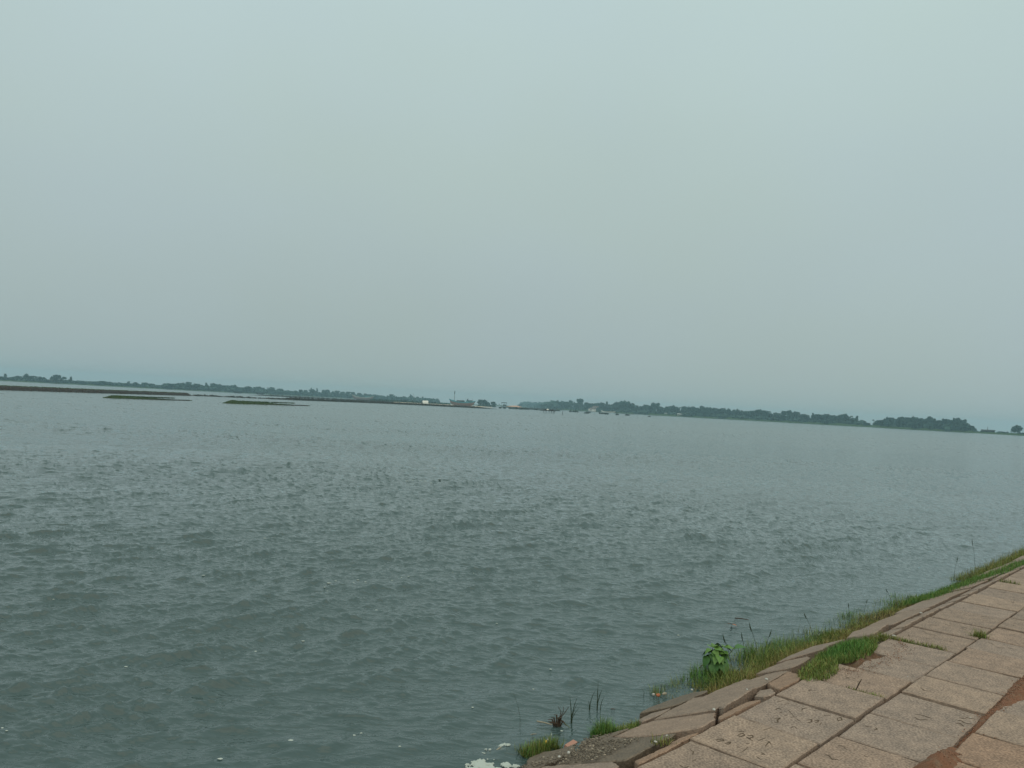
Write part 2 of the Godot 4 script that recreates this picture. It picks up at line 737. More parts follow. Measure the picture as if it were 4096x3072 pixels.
func build_paving() -> void:
	var root := Node3D.new()
	root.name = "paved_embankment"
	add_child(root)
	tag(root, "worn concrete slab paving along the river edge", "", "", "structure")
	var rows := [
		[-1.915, -1.49, [1.55, 2.0, 2.45, 2.90, 3.35, 3.80, 4.25, 4.70, 5.15, 5.60, 6.06, 6.56, 7.0, 7.45, 7.88, 8.33, 8.83, 9.28, 9.75, 10.2, 10.65, 11.1, 11.55, 12.0, 12.45, 12.9]],
		[-1.475, -1.06, [1.71, 2.16, 2.61, 3.06, 3.52, 3.97, 4.41, 4.89, 5.32, 5.78, 6.25, 6.67, 7.13, 7.57, 8.02, 8.47, 8.92, 9.37, 9.82, 10.3]],
		[-1.03, -0.615, [1.40, 1.85, 2.30, 2.75, 3.20, 3.65, 4.10, 4.555, 5.0, 5.465, 5.92, 6.37, 6.82, 7.27, 7.72]],
		[-0.60, -0.18, [1.62, 2.07, 2.52, 2.97, 3.42, 3.87, 4.32, 4.77, 5.22, 5.67, 6.12, 6.57, 7.02]],
		[-0.165, 0.25, [1.50, 1.95, 2.40, 2.85, 3.30, 3.75, 4.20, 4.65, 5.10, 5.55, 6.0, 6.45]],
		[0.265, 0.68, [1.62, 2.07, 2.52, 2.97, 3.42, 3.87, 4.32, 4.77, 5.22, 5.67]]]
	var tight := {"0/4.25": true, "0/7": true}
	for r in rows.size():
		var t0: float = rows[r][0]
		var t1: float = rows[r][1]
		var js: Array = rows[r][2]
		for i in js.size() - 1:
			var g0 := 0.006 + 0.011 * rng.randf()
			var g1 := 0.006 + 0.011 * rng.randf()
			var s0: float = js[i] + g0
			var s1: float = js[i + 1] - g1
			var shift := rng.randf_range(-0.008, 0.008) - 0.0045 * maxf(s0 - 6.0, 0.0) * (1.0 if r < 3 else 0.0)
			var skew := rng.randf_range(-0.006, 0.006)
			var pts := [Vector2(s0, t0 + shift), Vector2(s1, t0 + shift - 0.002 + skew), Vector2(s1 + skew, t1 + shift), Vector2(s0 + skew, t1 + shift + 0.002)]
			if r == 0 and i == 8:      # this slab's river side lies under the tussock, its corner gone
				pts = [Vector2(s0, t0 + 0.10), Vector2(s0 + 0.2, t0 + 0.08), Vector2(s1, t0 + 0.14), Vector2(s1, t1), Vector2(s0, t1)]
			var lift := rng.randf_range(-0.006, 0.008)
			var tilt_s := rng.randf_range(-0.012, 0.012)
			var tilt_t := rng.randf_range(-0.015, 0.010)
			var mid := Vector2((s0 + s1) / 2, (t0 + t1) / 2)
			var top := func(p: Vector2) -> float:
				return PAVE + lift + tilt_s * (p.x - mid.x) + tilt_t * (p.y - mid.y)
			var m: Material = M["concrete%d" % rng.randi_range(0, 5)]
			if r >= 2 and s0 < 4.3:
				m = M.dusty_concrete      # dusted red by the sand
			var o := put("paving_slab", slab_mesh(worn_outline(pts, 0.0045, 0.045), top, 0.07, 0.006), m, root)
			if r == 0 and i >= 4 and i <= 7 or r == 1 and i >= 4 and i <= 8:
				scribbles(o, r, s0, s1, t0, t1, top)
			elif r < 2 and i > 2:
				random_scratches(o, s0, s1, t0, t1, top)
	broken_edge(root)


const SCRATCH_A := [[3.435, -1.830, 3.472, -1.814, 3.462, -1.801, 3.431, -1.812, 3.427, -1.823], [3.433, -1.782, 3.471, -1.772, 3.446, -1.764, 3.431, -1.776], [3.602, -1.804, 3.629, -1.797, 3.627, -1.784], [3.568, -1.787, 3.610, -1.783, 3.595, -1.765, 3.563, -1.769, 3.564, -1.790], [3.599, -1.754, 3.624, -1.741, 3.604, -1.728, 3.579, -1.733, 3.581, -1.747, 3.565, -1.709], [3.584, -1.693, 3.647, -1.686], [3.724, -1.735, 3.790, -1.720], [3.512, -1.717, 3.532, -1.707], [3.446, -1.728, 3.456, -1.714], [3.409, -1.684, 3.482, -1.692], [3.551, -1.642, 3.621, -1.656, 3.596, -1.634], [3.479, -1.626, 3.471, -1.606, 3.461, -1.620], [3.422, -1.620, 3.408, -1.592], [4.158, -1.866, 4.211, -1.851], [4.231, -1.854, 4.216, -1.819], [4.153, -1.824, 4.189, -1.813], [4.042, -1.823, 4.076, -1.822, 4.068, -1.802], [4.011, -1.787, 4.045, -1.786], [4.006, -1.757, 4.028, -1.748], [4.092, -1.775, 4.028, -1.714], [4.005, -1.725, 4.037, -1.707], [4.014, -1.700, 3.996, -1.666], [3.924, -1.773, 3.956, -1.756, 3.917, -1.754, 3.895, -1.739, 3.879, -1.752], [4.194, -1.684, 4.210, -1.680], [4.037, -1.657, 4.067, -1.641, 4.040, -1.630, 4.003, -1.635], [4.055, -1.626, 4.090, -1.615, 4.058, -1.607, 4.039, -1.614], [4.033, -1.586, 4.068, -1.591], [3.877, -1.665, 3.906, -1.665], [3.910, -1.662, 3.891, -1.638], [4.166, -1.620, 4.211, -1.601], [4.187, -1.561, 4.219, -1.553, 4.188, -1.536, 4.164, -1.547, 4.187, -1.561]]
const SCRATCH_B := [[4.204, -1.721, 4.174, -1.735, 4.141, -1.726], [4.451, -1.825, 4.486, -1.817], [4.419, -1.841, 4.417, -1.822], [4.455, -1.822, 4.489, -1.796], [4.904, -1.797, 4.901, -1.766, 4.876, -1.775], [4.929, -1.801, 4.937, -1.783], [4.898, -1.747, 4.923, -1.739], [4.876, -1.710, 4.896, -1.694], [4.874, -1.733, 4.868, -1.716], [4.889, -1.657, 4.913, -1.649], [5.022, -1.752, 5.028, -1.736], [4.547, -1.302, 4.531, -1.284, 4.526, -1.266, 4.553, -1.252, 4.565, -1.234], [4.593, -1.311, 4.611, -1.282, 4.603, -1.249, 4.602, -1.227], [4.759, -1.298, 4.768, -1.282], [4.637, -1.131, 4.657, -1.115, 4.638, -1.094], [4.688, -1.135, 4.704, -1.123, 4.681, -1.096, 4.701, -1.072], [4.739, -1.140, 4.752, -1.122, 4.764, -1.112], [4.829, -1.145, 4.831, -1.128], [4.782, -1.121, 4.780, -1.099, 4.801, -1.075], [4.621, -1.114, 4.637, -1.102, 4.626, -1.089], [4.550, -1.150, 4.538, -1.138], [5.046, -1.417, 5.004, -1.386, 5.023, -1.354], [4.190, -1.434, 4.201, -1.412, 4.203, -1.395], [3.854, -1.425, 3.866, -1.384], [3.849, -1.398, 3.836, -1.377], [3.702, -1.427, 3.705, -1.412, 3.679, -1.385, 3.698, -1.364], [3.836, -1.304, 3.832, -1.283], [4.218, -1.383, 4.201, -1.369, 4.174, -1.377]]

func stroke(st: SurfaceTool, pts: Array, top: Callable, width: float) -> void:
	# a groove scratched into the slab while it was wet, now filled with dirt
	var n := pts.size()
	for i in n - 1:
		var a: Vector2 = pts[i]
		var b: Vector2 = pts[i + 1]
		var side := (b - a).normalized().orthogonal()
		var wa := width * 0.5 * (0.45 if i == 0 else 1.0)
		var wb := width * 0.5 * (0.35 if i == n - 2 else 1.0)
		var v := []
		for p in [a - side * wa, a + side * wa, b + side * wb, b - side * wb]:
			v.append(P(p.x, p.y, float(top.call(p)) + 0.0012))
		if (v[1] - v[0]).cross(v[2] - v[0]).y > 0:
			quad(st, v[0], v[1], v[2], v[3])
		else:
			quad(st, v[3], v[2], v[1], v[0])


func scribbles(slab: Node, r: int, s0: float, s1: float, t0: float, t1: float, top: Callable) -> void:
	var st := tool()
	var any := false
	for set in [SCRATCH_A, SCRATCH_B]:
		for line in set:
			var pts := []
			for i in range(0, line.size(), 2):
				pts.append(Vector2(line[i], line[i + 1]))
			if pts[0].x > s0 and pts[0].x < s1 and pts[0].y > t0 and pts[0].y < t1:
				stroke(st, pts, top, 0.0068)
				any = true
	if any:
		put("scratched_writing", done(st), M.groove, slab)


func random_scratches(slab: Node, s0: float, s1: float, t0: float, t1: float, top: Callable) -> void:
	var st := tool()
	for i in rng.randi_range(3, 8):
		var p := Vector2(rng.randf_range(s0 + 0.08, s1 - 0.08), rng.randf_range(t0 + 0.08, t1 - 0.08))
		var pts := [p]
		var a := rng.randf() * TAU
		for k in rng.randi_range(1, 3):
			p += Vector2(cos(a), sin(a)) * rng.randf_range(0.012, 0.035)
			a += rng.randf_range(-1.2, 1.2)
			pts.append(p)
		stroke(st, pts, top, 0.0055)
	put("scratched_writing", done(st), M.groove, slab)


# outlines (s, t) of the broken slabs along the slumped edge: [outline, lift at the landward side, material]
const BROKEN := [
	["concrete1", 0.030, 0.010, [3.816, -2.403, 4.005, -2.437, 4.099, -2.440, 4.234, -2.446, 4.324, -2.458, 4.307, -2.382, 4.316, -2.294, 4.329, -2.166, 4.378, -2.088, 4.280, -2.072, 4.089, -2.047, 3.992, -2.046, 3.848, -2.010, 3.885, -2.061, 3.845, -2.058]],
	["concrete4", 0.016, 0.006, [3.726, -2.428, 3.808, -2.398, 3.836, -2.050, 3.718, -1.997, 3.661, -1.955, 3.606, -1.952, 3.545, -1.941, 3.488, -1.934, 3.461, -1.940, 3.428, -2.060, 3.405, -2.160, 3.422, -2.283, 3.480, -2.430]],
	["wet_concrete", 0.014, 0.006, [3.520, -2.548, 3.648, -2.452, 3.474, -2.440, 3.412, -2.290, 3.394, -2.150, 3.420, -2.030, 3.357, -2.015, 3.290, -2.030, 3.228, -2.025, 3.135, -2.025, 3.072, -2.020, 2.990, -2.020, 2.984, -2.100, 2.990, -2.194, 2.980, -2.262, 2.977, -2.354, 2.965, -2.402, 3.047, -2.434, 3.129, -2.442, 3.242, -2.472, 3.350, -2.550, 3.440, -2.610]],
	["wet_concrete", 0.004, 0.004, [2.90, -2.56, 2.962, -2.578, 3.128, -2.700, 3.231, -2.70, 3.248, -2.634, 3.279, -2.602, 3.350, -2.585, 3.255, -2.500, 3.149, -2.468, 3.066, -2.460, 3.012, -2.472, 2.90, -2.46]],
	["concrete3", 0.012, 0.010, [2.943, -2.435, 2.948, -2.256, 2.952, -2.062, 2.930, -2.022, 2.881, -1.976, 2.55, -1.95, 2.48, -2.20, 2.52, -2.44]],
	["wet_concrete", 0.016, 0.008, [4.052, -2.652, 4.206, -2.700, 4.308, -2.690, 4.417, -2.682, 4.541, -2.662, 4.600, -2.630, 4.600, -2.520, 4.505, -2.489, 4.411, -2.505, 4.320, -2.480, 4.202, -2.484, 4.154, -2.495, 4.114, -2.545]],
	["concrete3", 0.012, 0.004, [4.030, -2.568, 4.108, -2.480, 4.030, -2.462, 3.901, -2.447, 3.800, -2.470, 3.886, -2.550]],
	["concrete1", 0.016, 0.010, [4.793, -2.404, 4.857, -2.400, 4.791, -2.334, 4.919, -2.291, 4.951, -2.209, 4.950, -2.160, 4.740, -2.138, 4.574, -2.124, 4.446, -2.122, 4.446, -2.161, 4.436, -2.190, 4.350, -2.227, 4.344, -2.262, 4.346, -2.440, 4.60, -2.44]],
	["pink_concrete", 0.012, 0.012, [4.564, -2.110, 4.734, -2.129, 4.945, -2.150, 4.692, -1.955, 4.514, -1.930, 4.320, -1.930, 4.462, -2.040]],
	["concrete0", 0.004, 0.004, [4.409, -2.091, 4.428, -2.028, 4.300, -1.940, 4.267, -1.930, 4.206, -1.930, 4.180, -1.952, 4.239, -2.031]],
	["pink_concrete", -0.004, 0.0, [3.000, -1.978, 3.069, -1.970, 3.139, -1.967, 3.225, -1.960, 3.30, -1.985, 3.42, -1.970, 3.46, -1.930, 3.244, -1.928, 3.00, -1.922, 2.955, -1.930]],
	["pink_concrete", 0.006, 0.004, [3.870, -2.002, 3.943, -2.003, 4.079, -2.004, 4.098, -1.983, 4.096, -1.930, 4.015, -1.928, 3.917, -1.930, 3.845, -1.932, 3.743, -1.930, 3.660, -1.934, 3.759, -1.990]],
	["concrete1", 0.018, 0.010, [5.240, -2.424, 5.439, -2.394, 5.518, -2.278, 5.431, -2.215, 5.168, -2.173, 5.031, -2.179, 5.020, -2.262, 5.022, -2.404]],
	["concrete3", 0.030, 0.014, [5.367, -2.430, 5.650, -2.470, 5.918, -2.446, 6.026, -2.443, 6.039, -2.294, 6.062, -2.225, 5.831, -2.254, 5.669, -2.230, 5.593, -2.287, 5.450, -2.400]],
	["concrete0", 0.026, 0.014, [6.598, -2.366, 6.668, -2.279, 6.694, -2.132, 6.480, -2.108, 6.211, -2.072, 6.219, -2.128, 6.30, -2.30]],
	["concrete5", 0.010, 0.006, [6.130, -2.053, 6.442, -2.036, 6.40, -1.935, 6.086, -1.932, 5.963, -1.950, 5.987, -2.009]]]

func broken_edge(root: Node) -> void:
	for b in BROKEN:
		var pts := []
		for i in range(0, b[3].size(), 2):
			pts.append(Vector2(b[3][i], b[3][i + 1]))
		broken_slab(root, pts, b[0], b[1], b[2])
	# farther along, the edge goes on as narrow tilted pieces in two strips
	var s := 6.46
	while s < 14.5:
		var len_s := rng.randf_range(0.34, 0.55)
		broken_slab(root, [Vector2(s, -2.02 - rng.randf() * 0.03), Vector2(s + len_s - 0.02, -2.03 - rng.randf() * 0.03), Vector2(s + len_s - 0.03, -1.945 - 0.004 * maxf(s - 6.0, 0.0)), Vector2(s, -1.94 - 0.004 * maxf(s - 6.0, 0.0))], "concrete%d" % rng.randi_range(0, 5), 0.014, 0.006)
		s += len_s
	s = 6.74
	while s < 14.5:
		var len_s := rng.randf_range(0.5, 0.95)
		var t_in := -2.075 - rng.randf() * 0.03
		var t_out := -2.33 - rng.randf() * 0.06
		broken_slab(root, [Vector2(s, t_out), Vector2(s + len_s * 0.5, t_out - 0.02), Vector2(s + len_s - 0.025, t_out + 0.03), Vector2(s + len_s - 0.03, t_in), Vector2(s, t_in - 0.02)], ["concrete1", "concrete3", "concrete5"][rng.randi_range(0, 2)], rng.randf_range(0.004, 0.022), 0.006)
		s += len_s
	# rows of the edge that lie before the frame, for a step to the side
	s = 1.5
	while s < 2.4:
		broken_slab(root, [Vector2(s, -2.42), Vector2(s + 0.46, -2.42), Vector2(s + 0.46, -1.95), Vector2(s, -1.95)], "concrete3", 0.02, 0.01)
		s += 0.48


func broken_slab(root: Node, pts: Array, m: String, lift: float, low: float) -> void:
	var t_min := 9.0
	var t_max := -9.0
	for p in pts:
		t_min = minf(t_min, p.y)
		t_max = maxf(t_max, p.y)
	var tilt := rng.randf_range(-0.02, 0.02)
	var s_mid: float = pts[0].x
	var top := func(p: Vector2) -> float:
		var k := clampf((p.y - t_min) / maxf(t_max - t_min, 0.01), 0.0, 1.0)
		var y0 := PAVE - SLUMP * (EDGE_T - t_min)
		var y1 := PAVE - SLUMP * (EDGE_T - t_max)
		return lerpf(y0 + low, y1 + lift, k) + tilt * (p.x - s_mid)
	put("broken_slab", slab_mesh(worn_outline(pts, 0.011, 0.022), top, 0.09, 0.007), M[m], root)


# ---------------------------------------------------------------- far banks, islets

const SHORE := [-78.0, 700.0, -36.0, 668.0, -32.6, 680.0, -23.7, 705.0, -18.0, 760.0, -11.4, 880.0, -5.4, 850.0, -3.0, 900.0, 0.8, 1300.0, 2.0, 1250.0, 2.9, 850.0, 6.0, 760.0, 9.9, 684.0, 16.7, 650.0, 24.5, 598.0, 31.5, 566.0, 36.0, 548.0, 78.0, 520.0]

func along(table: Array, x: float) -> float:
	for i in range(0, table.size() - 2, 2):
		if x <= table[i + 2]:
			return lerpf(table[i + 1], table[i + 3], clampf((x - table[i]) / (table[i + 2] - table[i]), 0.0, 1.0))
	return table[-1]


func land_strip(a0: float, a1: float, front: Callable, depth: float, height: Callable, step: float, face := 0.5) -> ArrayMesh:
	# a low bank in plan: waterline, the top of its face, a gently uneven top, and down again behind
	var st := tool()
	st.set_smooth_group(1)
	var rows := []
	var n := int((a1 - a0) / step)
	for i in n + 1:
		var a := lerpf(a0, a1, float(i) / n)
		var d: float = front.call(a)
		var h: float = height.call(a)
		rows.append([F(a, d - face * 0.4, -0.15), F(a, d + face * 0.3, h * 0.7), F(a, d + face, h), F(a, d + depth * 0.5, h * 1.1), F(a, d + depth, h * 0.6), F(a, d + depth + 0.5, -0.2)])
	for i in n:
		for k in 5:
			quad(st, rows[i][k], rows[i + 1][k], rows[i + 1][k + 1], rows[i][k + 1])
	return done(st)


func build_far_banks() -> void:
	var n := FastNoiseLite.new()
	n.seed = 12
	n.frequency = 0.35
	n.fractal_octaves = 4
	var o := put("far_bank", land_strip(2.3, 60.0, func(a): return along(SHORE, a) + 3.0 * n.get_noise_1d(a * 2.0), 140.0, func(a): return 1.55 + 0.5 * n.get_noise_1d(a * 6.0) + (0.0 if a < 30 else -0.5), 0.08, 5.0), M.far_grass)
	tag(o, "low green far bank across the right half of the river", "", "", "structure")
	o = put("far_bank", land_strip(-60.0, -23.4, func(a): return along(SHORE, a) + 3.0 * n.get_noise_1d(a * 2.0), 120.0, func(a): return 0.7 + 0.4 * n.get_noise_1d(a * 6.0), 0.1, 3.0), M.far_grass)
	tag(o, "pale low far bank behind the left sandbar", "", "", "structure")
	o = put("far_bank", land_strip(-23.9, -1.0, func(a): return along(SHORE, a) + 3.0 * n.get_noise_1d(a * 2.0 + 50.0) + 60.0 * clampf(-a - 20.0, 0.0, 0.0), 240.0, func(a): return 0.7 + 0.35 * n.get_noise_1d(a * 6.0), 0.1, 3.0), M.far_grass)
	tag(o, "hazy far bank left of the middle of the river", "", "", "structure")
	o = put("far_bank", land_strip(-1.2, 3.4, func(a): return along(SHORE, a) + 5.0 * n.get_noise_1d(a * 2.0 + 9.0), 110.0, func(a): return 1.2 + 0.3 * n.get_noise_1d(a * 6.0), 0.06, 3.0), M.far_grass)
	tag(o, "faint farthest bank seen through the gap in the woods", "", "", "structure")
	# thick low growth at the foot of the woods
	undergrowth("riverside_scrub", 2.9, 23.6, 14.0, 1500, 1.8, 4.2, "low green scrub along the foot of the long right wood")
	undergrowth("riverside_scrub", 24.8, 29.8, 14.0, 420, 1.8, 4.2, "low green scrub along the foot of the short right wood")
	undergrowth("riverside_scrub", 23.6, 44.0, 3.0, 330, 0.5, 1.2, "sparse low scrub on the bank between the right woods and the dark hut")
	undergrowth("riverside_scrub", -42.0, -23.5, 8.0, 600, 1.2, 2.6, "low pale scrub along the left far bank")
	undergrowth("riverside_scrub", -23.5, -5.2, 10.0, 1200, 1.6, 3.9, "low hazy scrub under the woods left of the boats")
	undergrowth("distant_wood", 0.9, 3.4, 25.0, 130, 4.5, 9.0, "faint blue grey wood on the farthest bank")


func leaf_clump(count: int, size: float, dark: float) -> ArrayMesh:
	var st := tool()
	st.set_smooth_group(-1)
	for i in count:
		var d := Vector3(rng.randfn(), rng.randfn(), rng.randfn()).normalized() * pow(rng.randf(), 0.4) * 0.5
		d.y = absf(d.y) * 1.4
		leaf_card(st, d, size * rng.randf_range(0.6, 1.3), rng.randf_range(dark, 1.25))
	return done(st)


func leaf_card(st: SurfaceTool, c: Vector3, size: float, tone: float) -> void:
	var u := Vector3(rng.randfn(), rng.randfn(), rng.randfn()).normalized()
	var v := u.cross(Vector3(rng.randfn(), rng.randfn(), rng.randfn())).normalized()
	u *= size * 0.5
	v *= size * 0.42
	st.set_color(Color(tone, tone, tone))
	quad(st, c - u * 0.7 - v, c + u * 0.6 - v * 0.8, c + u + v, c - u + v * 0.7)


func undergrowth(called: String, a0: float, a1: float, back: float, count: int, h0: float, h1: float, label: String) -> void:
	var mm := MultiMesh.new()
	mm.transform_format = MultiMesh.TRANSFORM_3D
	mm.mesh = leaf_clump(26, 0.5, 0.6)
	mm.instance_count = count
	for i in count:
		var a := rng.randf_range(a0, a1)
		var d := along(SHORE, a) + rng.randf_range(4.0, 4.0 + back * 3.0)
		var h := rng.randf_range(h0, h1)
		var w := h * rng.randf_range(1.2, 2.6)
		mm.set_instance_transform(i, Transform3D(Basis(Vector3.UP, rng.randf() * TAU).scaled(Vector3(w, h * 1.3, w)), F(a, d, 0.8)))
	var o := MultiMeshInstance3D.new()
	o.multimesh = mm
	o.material_override = M.crown
	o.name = numbered(called)
	add_child(o, true)
	tag(o, label, "shrubs", "", "stuff")


# ---------------------------------------------------------------- trees

func crown_mesh(kind: String) -> ArrayMesh:
	# unit tree: 1 high, 1 wide
	var st := tool()
	st.set_smooth_group(-1)
	var lobes := []
	if kind == "round":
		for i in 6:
			var a := rng.randf() * TAU
			var r := rng.randf_range(0.05, 0.27)
			lobes.append([Vector3(cos(a) * r, rng.randf_range(0.38, 0.80), sin(a) * r), rng.randf_range(0.17, 0.26)])
		lobes.append([Vector3(0, 0.78, 0), 0.20])
		lobes.append([Vector3(0.1, 0.35, 0), 0.25])
	elif kind == "tall":
		for i in 6:
			lobes.append([Vector3(rng.randf_range(-0.14, 0.14), 0.30 + 0.115 * i, rng.randf_range(-0.14, 0.14)), rng.randf_range(0.15, 0.24) * (1.1 - 0.07 * i)])
	elif kind == "umbrella":
		for i in 7:
			var a := TAU * i / 7.0
			lobes.append([Vector3(cos(a) * 0.30, 0.84 + rng.randf_range(-0.05, 0.04), sin(a) * 0.30), 0.15])
		lobes.append([Vector3(0, 0.88, 0), 0.17])
	elif kind == "open":
		for i in 9:
			var a := rng.randf() * TAU
			var r := rng.randf_range(0.12, 0.36)
			lobes.append([Vector3(cos(a) * r, rng.randf_range(0.45, 0.88), sin(a) * r), rng.randf_range(0.10, 0.16)])
	for l in lobes:
		var rr: float = l[1]
		for i in int(26 + rr * 160):
			var d := Vector3(rng.randfn(), rng.randfn(), rng.randfn()).normalized()
			var c: Vector3 = l[0] + d * rr * pow(rng.randf(), 0.35) * Vector3(1, 0.85, 1)
			c.y = minf(c.y, 0.985)
			leaf_card(st, c, rng.randf_range(0.08, 0.15), rng.randf_range(0.55, 1.35))
	return done(st)


func trunk_mesh(kind: String) -> ArrayMesh:
	var st := tool()
	var top := 0.8 if kind == "umbrella" else 0.55
	tube(st, [Vector3(0, -0.05, 0), Vector3(0.01, top * 0.5, 0.01), Vector3(0, top, 0)], [0.028, 0.02, 0.012], 6)
	for i in 4:
		var a := TAU * i / 4.0 + 0.4
		tube(st, [Vector3(0, top * 0.6, 0), Vector3(cos(a) * 0.12, top * 0.95, sin(a) * 0.12), Vector3(cos(a) * 0.26, top + 0.15, sin(a) * 0.26)], [0.012, 0.009, 0.004], 5)
	return done(st)


func palm_crown() -> ArrayMesh:
	var st := tool()
	for i in 17:
		var a := TAU * i / 17.0 + rng.randf() * 0.3
		var el := rng.randf_range(-0.2, 1.1)
		var dir := Vector3(cos(a) * cos(el), sin(el), sin(a) * cos(el))
		var pts := []
		for k in 5:
			var f := k / 4.0
			pts.append(Vector3(0, 0.80, 0) + dir * 0.34 * f * Vector3(1, 0.5, 1) + Vector3(0, -0.17 * f * f, 0))
		ribbon(st, pts, [0.03, 0.12, 0.13, 0.09, 0.01], dir.cross(Vector3.UP).normalized())
	return done(st)


func palm_trunk() -> ArrayMesh:
	var st := tool()
	tube(st, [Vector3(0, -0.05, 0), Vector3(0.03, 0.4, 0), Vector3(0, 0.82, 0)], [0.035, 0.024, 0.018], 6)
	return done(st)


var tree_kit := {}

func tree(called: String, kind: String, at: Vector3, h: float, w: float, label: String, group: String, tone := "crown") -> void:
	var key := kind + str(rng.randi_range(0, 3)) + tone
	if not tree_kit.has(key):
		var r := Node3D.new()
		put("trunk", palm_trunk() if kind == "palm" else trunk_mesh(kind), M.bark, r)
		put("crown", palm_crown() if kind == "palm" else crown_mesh(kind), M.palm_leaf if kind == "palm" else M[tone], r)
		tree_kit[key] = r
	var o: Node3D = tree_kit[key].duplicate()
	o.name = numbered(called)
	add_child(o, true)
	o.position = at
	o.rotation.y = rng.randf() * TAU
	o.scale = Vector3(w, h * 1.17, w)
	if group:
		label = {"round": "round crowned ", "tall": "slim upright ", "palm": "palm topped ", "open": "open branched ", "umbrella": "flat topped "}[kind] + label
		group = {"round": "round ", "tall": "slim ", "palm": "palm ", "open": "open ", "umbrella": "flat "}[kind] + group
	tag(o, label, "palm" if kind == "palm" else "tree", group)


# treeline height in metres by bearing, and the distance it was judged at
const WOOD_1 := [-42.0, 4.5, -37.0, 5.2, -34.0, 4.0, -32.6, 4.3, -32.25, 5.2, -31.82, 3.9, -31.59, 4.7, -31.26, 6.4, -31.04, 4.2, -30.55, 3.5, -30.30, 3.8, -30.06, 6.5, -29.81, 4.3, -29.50, 5.7, -29.24, 4.3, -28.90, 6.5, -28.61, 4.3, -28.40, 2.4, -27.96, 2.6, -27.43, 2.6, -26.72, 4.1, -26.31, 3.0, -25.44, 3.9, -24.63, 3.8, -24.07, 3.7, -23.79, 2.8]
const WOOD_2 := [-23.58, 2.5, -23.17, 4.3, -22.89, 3.1, -22.33, 5.2, -21.97, 5.5, -21.47, 4.6, -21.11, 5.6, -20.02, 5.5, -19.43, 4.5, -19.06, 5.7, -18.54, 3.9, -18.17, 5.3, -17.70, 5.1, -16.96, 5.7, -16.35, 5.4, -15.81, 4.2, -15.49, 2.3]
const WOOD_3 := [-15.03, 3.2, -14.73, 4.5, -14.27, 5.9, -13.69, 7.2, -13.33, 6.6, -12.86, 5.4, -12.38, 5.7, -11.58, 4.7, -10.31, 4.8, -9.82, 4.3, -9.34, 4.1, -8.85, 3.9, -7.95, 3.7, -7.47, 4.0, -7.07, 5.5, -6.73, 4.6, -6.24, 4.2, -5.66, 3.5, -5.45, 2.1]
const WOOD_4 := [2.29, 2.7, 2.78, 3.5, 3.19, 5.3, 3.34, 6.8, 3.59, 6.5, 3.93, 5.7, 4.25, 6.9, 4.50, 6.1, 5.07, 6.4, 5.33, 6.6, 5.82, 5.9, 6.64, 6.5, 7.13, 5.8, 7.46, 6.7, 7.78, 7.7, 8.18, 8.4, 8.51, 7.6, 8.76, 5.8, 9.01, 4.5, 9.17, 5.6, 9.41, 6.5, 9.89, 7.5, 10.37, 7.8, 10.69, 6.6, 11.49, 7.3, 11.97, 6.4, 12.60, 6.6, 13.08, 6.3, 13.54, 7.6, 13.86, 6.6, 14.48, 6.6, 14.95, 6.4, 15.88, 6.2, 16.34, 5.8, 16.80, 5.9, 16.97, 6.6, 17.29, 7.3, 17.78, 6.6, 18.26, 5.5, 18.58, 5.9, 19.05, 8.1, 19.37, 7.1, 19.69, 6.8, 20.24, 6.0, 20.94, 6.4, 21.56, 5.8, 22.17, 6.0, 22.77, 6.9, 23.23, 5.8, 23.60, 5.1, 23.78, 2.9]
const WOOD_5 := [24.61, 2.4, 24.86, 4.8, 25.00, 5.8, 25.37, 5.6, 25.87, 5.9, 26.51, 6.9, 26.94, 6.1, 27.29, 6.8, 27.60, 6.4, 27.85, 5.8, 28.26, 6.5, 28.81, 6.4, 29.28, 6.6, 29.49, 6.4, 29.69, 5.2, 29.95, 2.4]
const WOOD_6 := [32.36, 4.5, 32.52, 6.4, 32.69, 6.2, 33.4, 5.0, 34.5, 7.0, 36.0, 6.0, 40.0, 6.5, 44.0, 5.0]

func wood(table: Array, judged: float, step: float, label: String, group: String, called: String, kinds: Array) -> void:
	var a: float = table[0]
	while a <= table[-2]:
		var d := along(SHORE, a) + rng.randf_range(10.0, 26.0)
		var h: float = (along(table, a) - 1.8) * d / judged + 1.8
		h *= 1.19 * rng.randf_range(0.82, 1.06)
		var kind: String = kinds[rng.randi_range(0, kinds.size() - 1)]
		var w := rng.randf_range(6.5, 10.0)
		if kind == "palm":
			w = 5.0
			h *= 1.05
		elif kind == "tall":
			w = rng.randf_range(4.0, 5.5)
		tree(called, kind, F(a, d, 0.7), h - 0.5, w, label, group)
		a += step * rng.randf_range(0.7, 1.3)


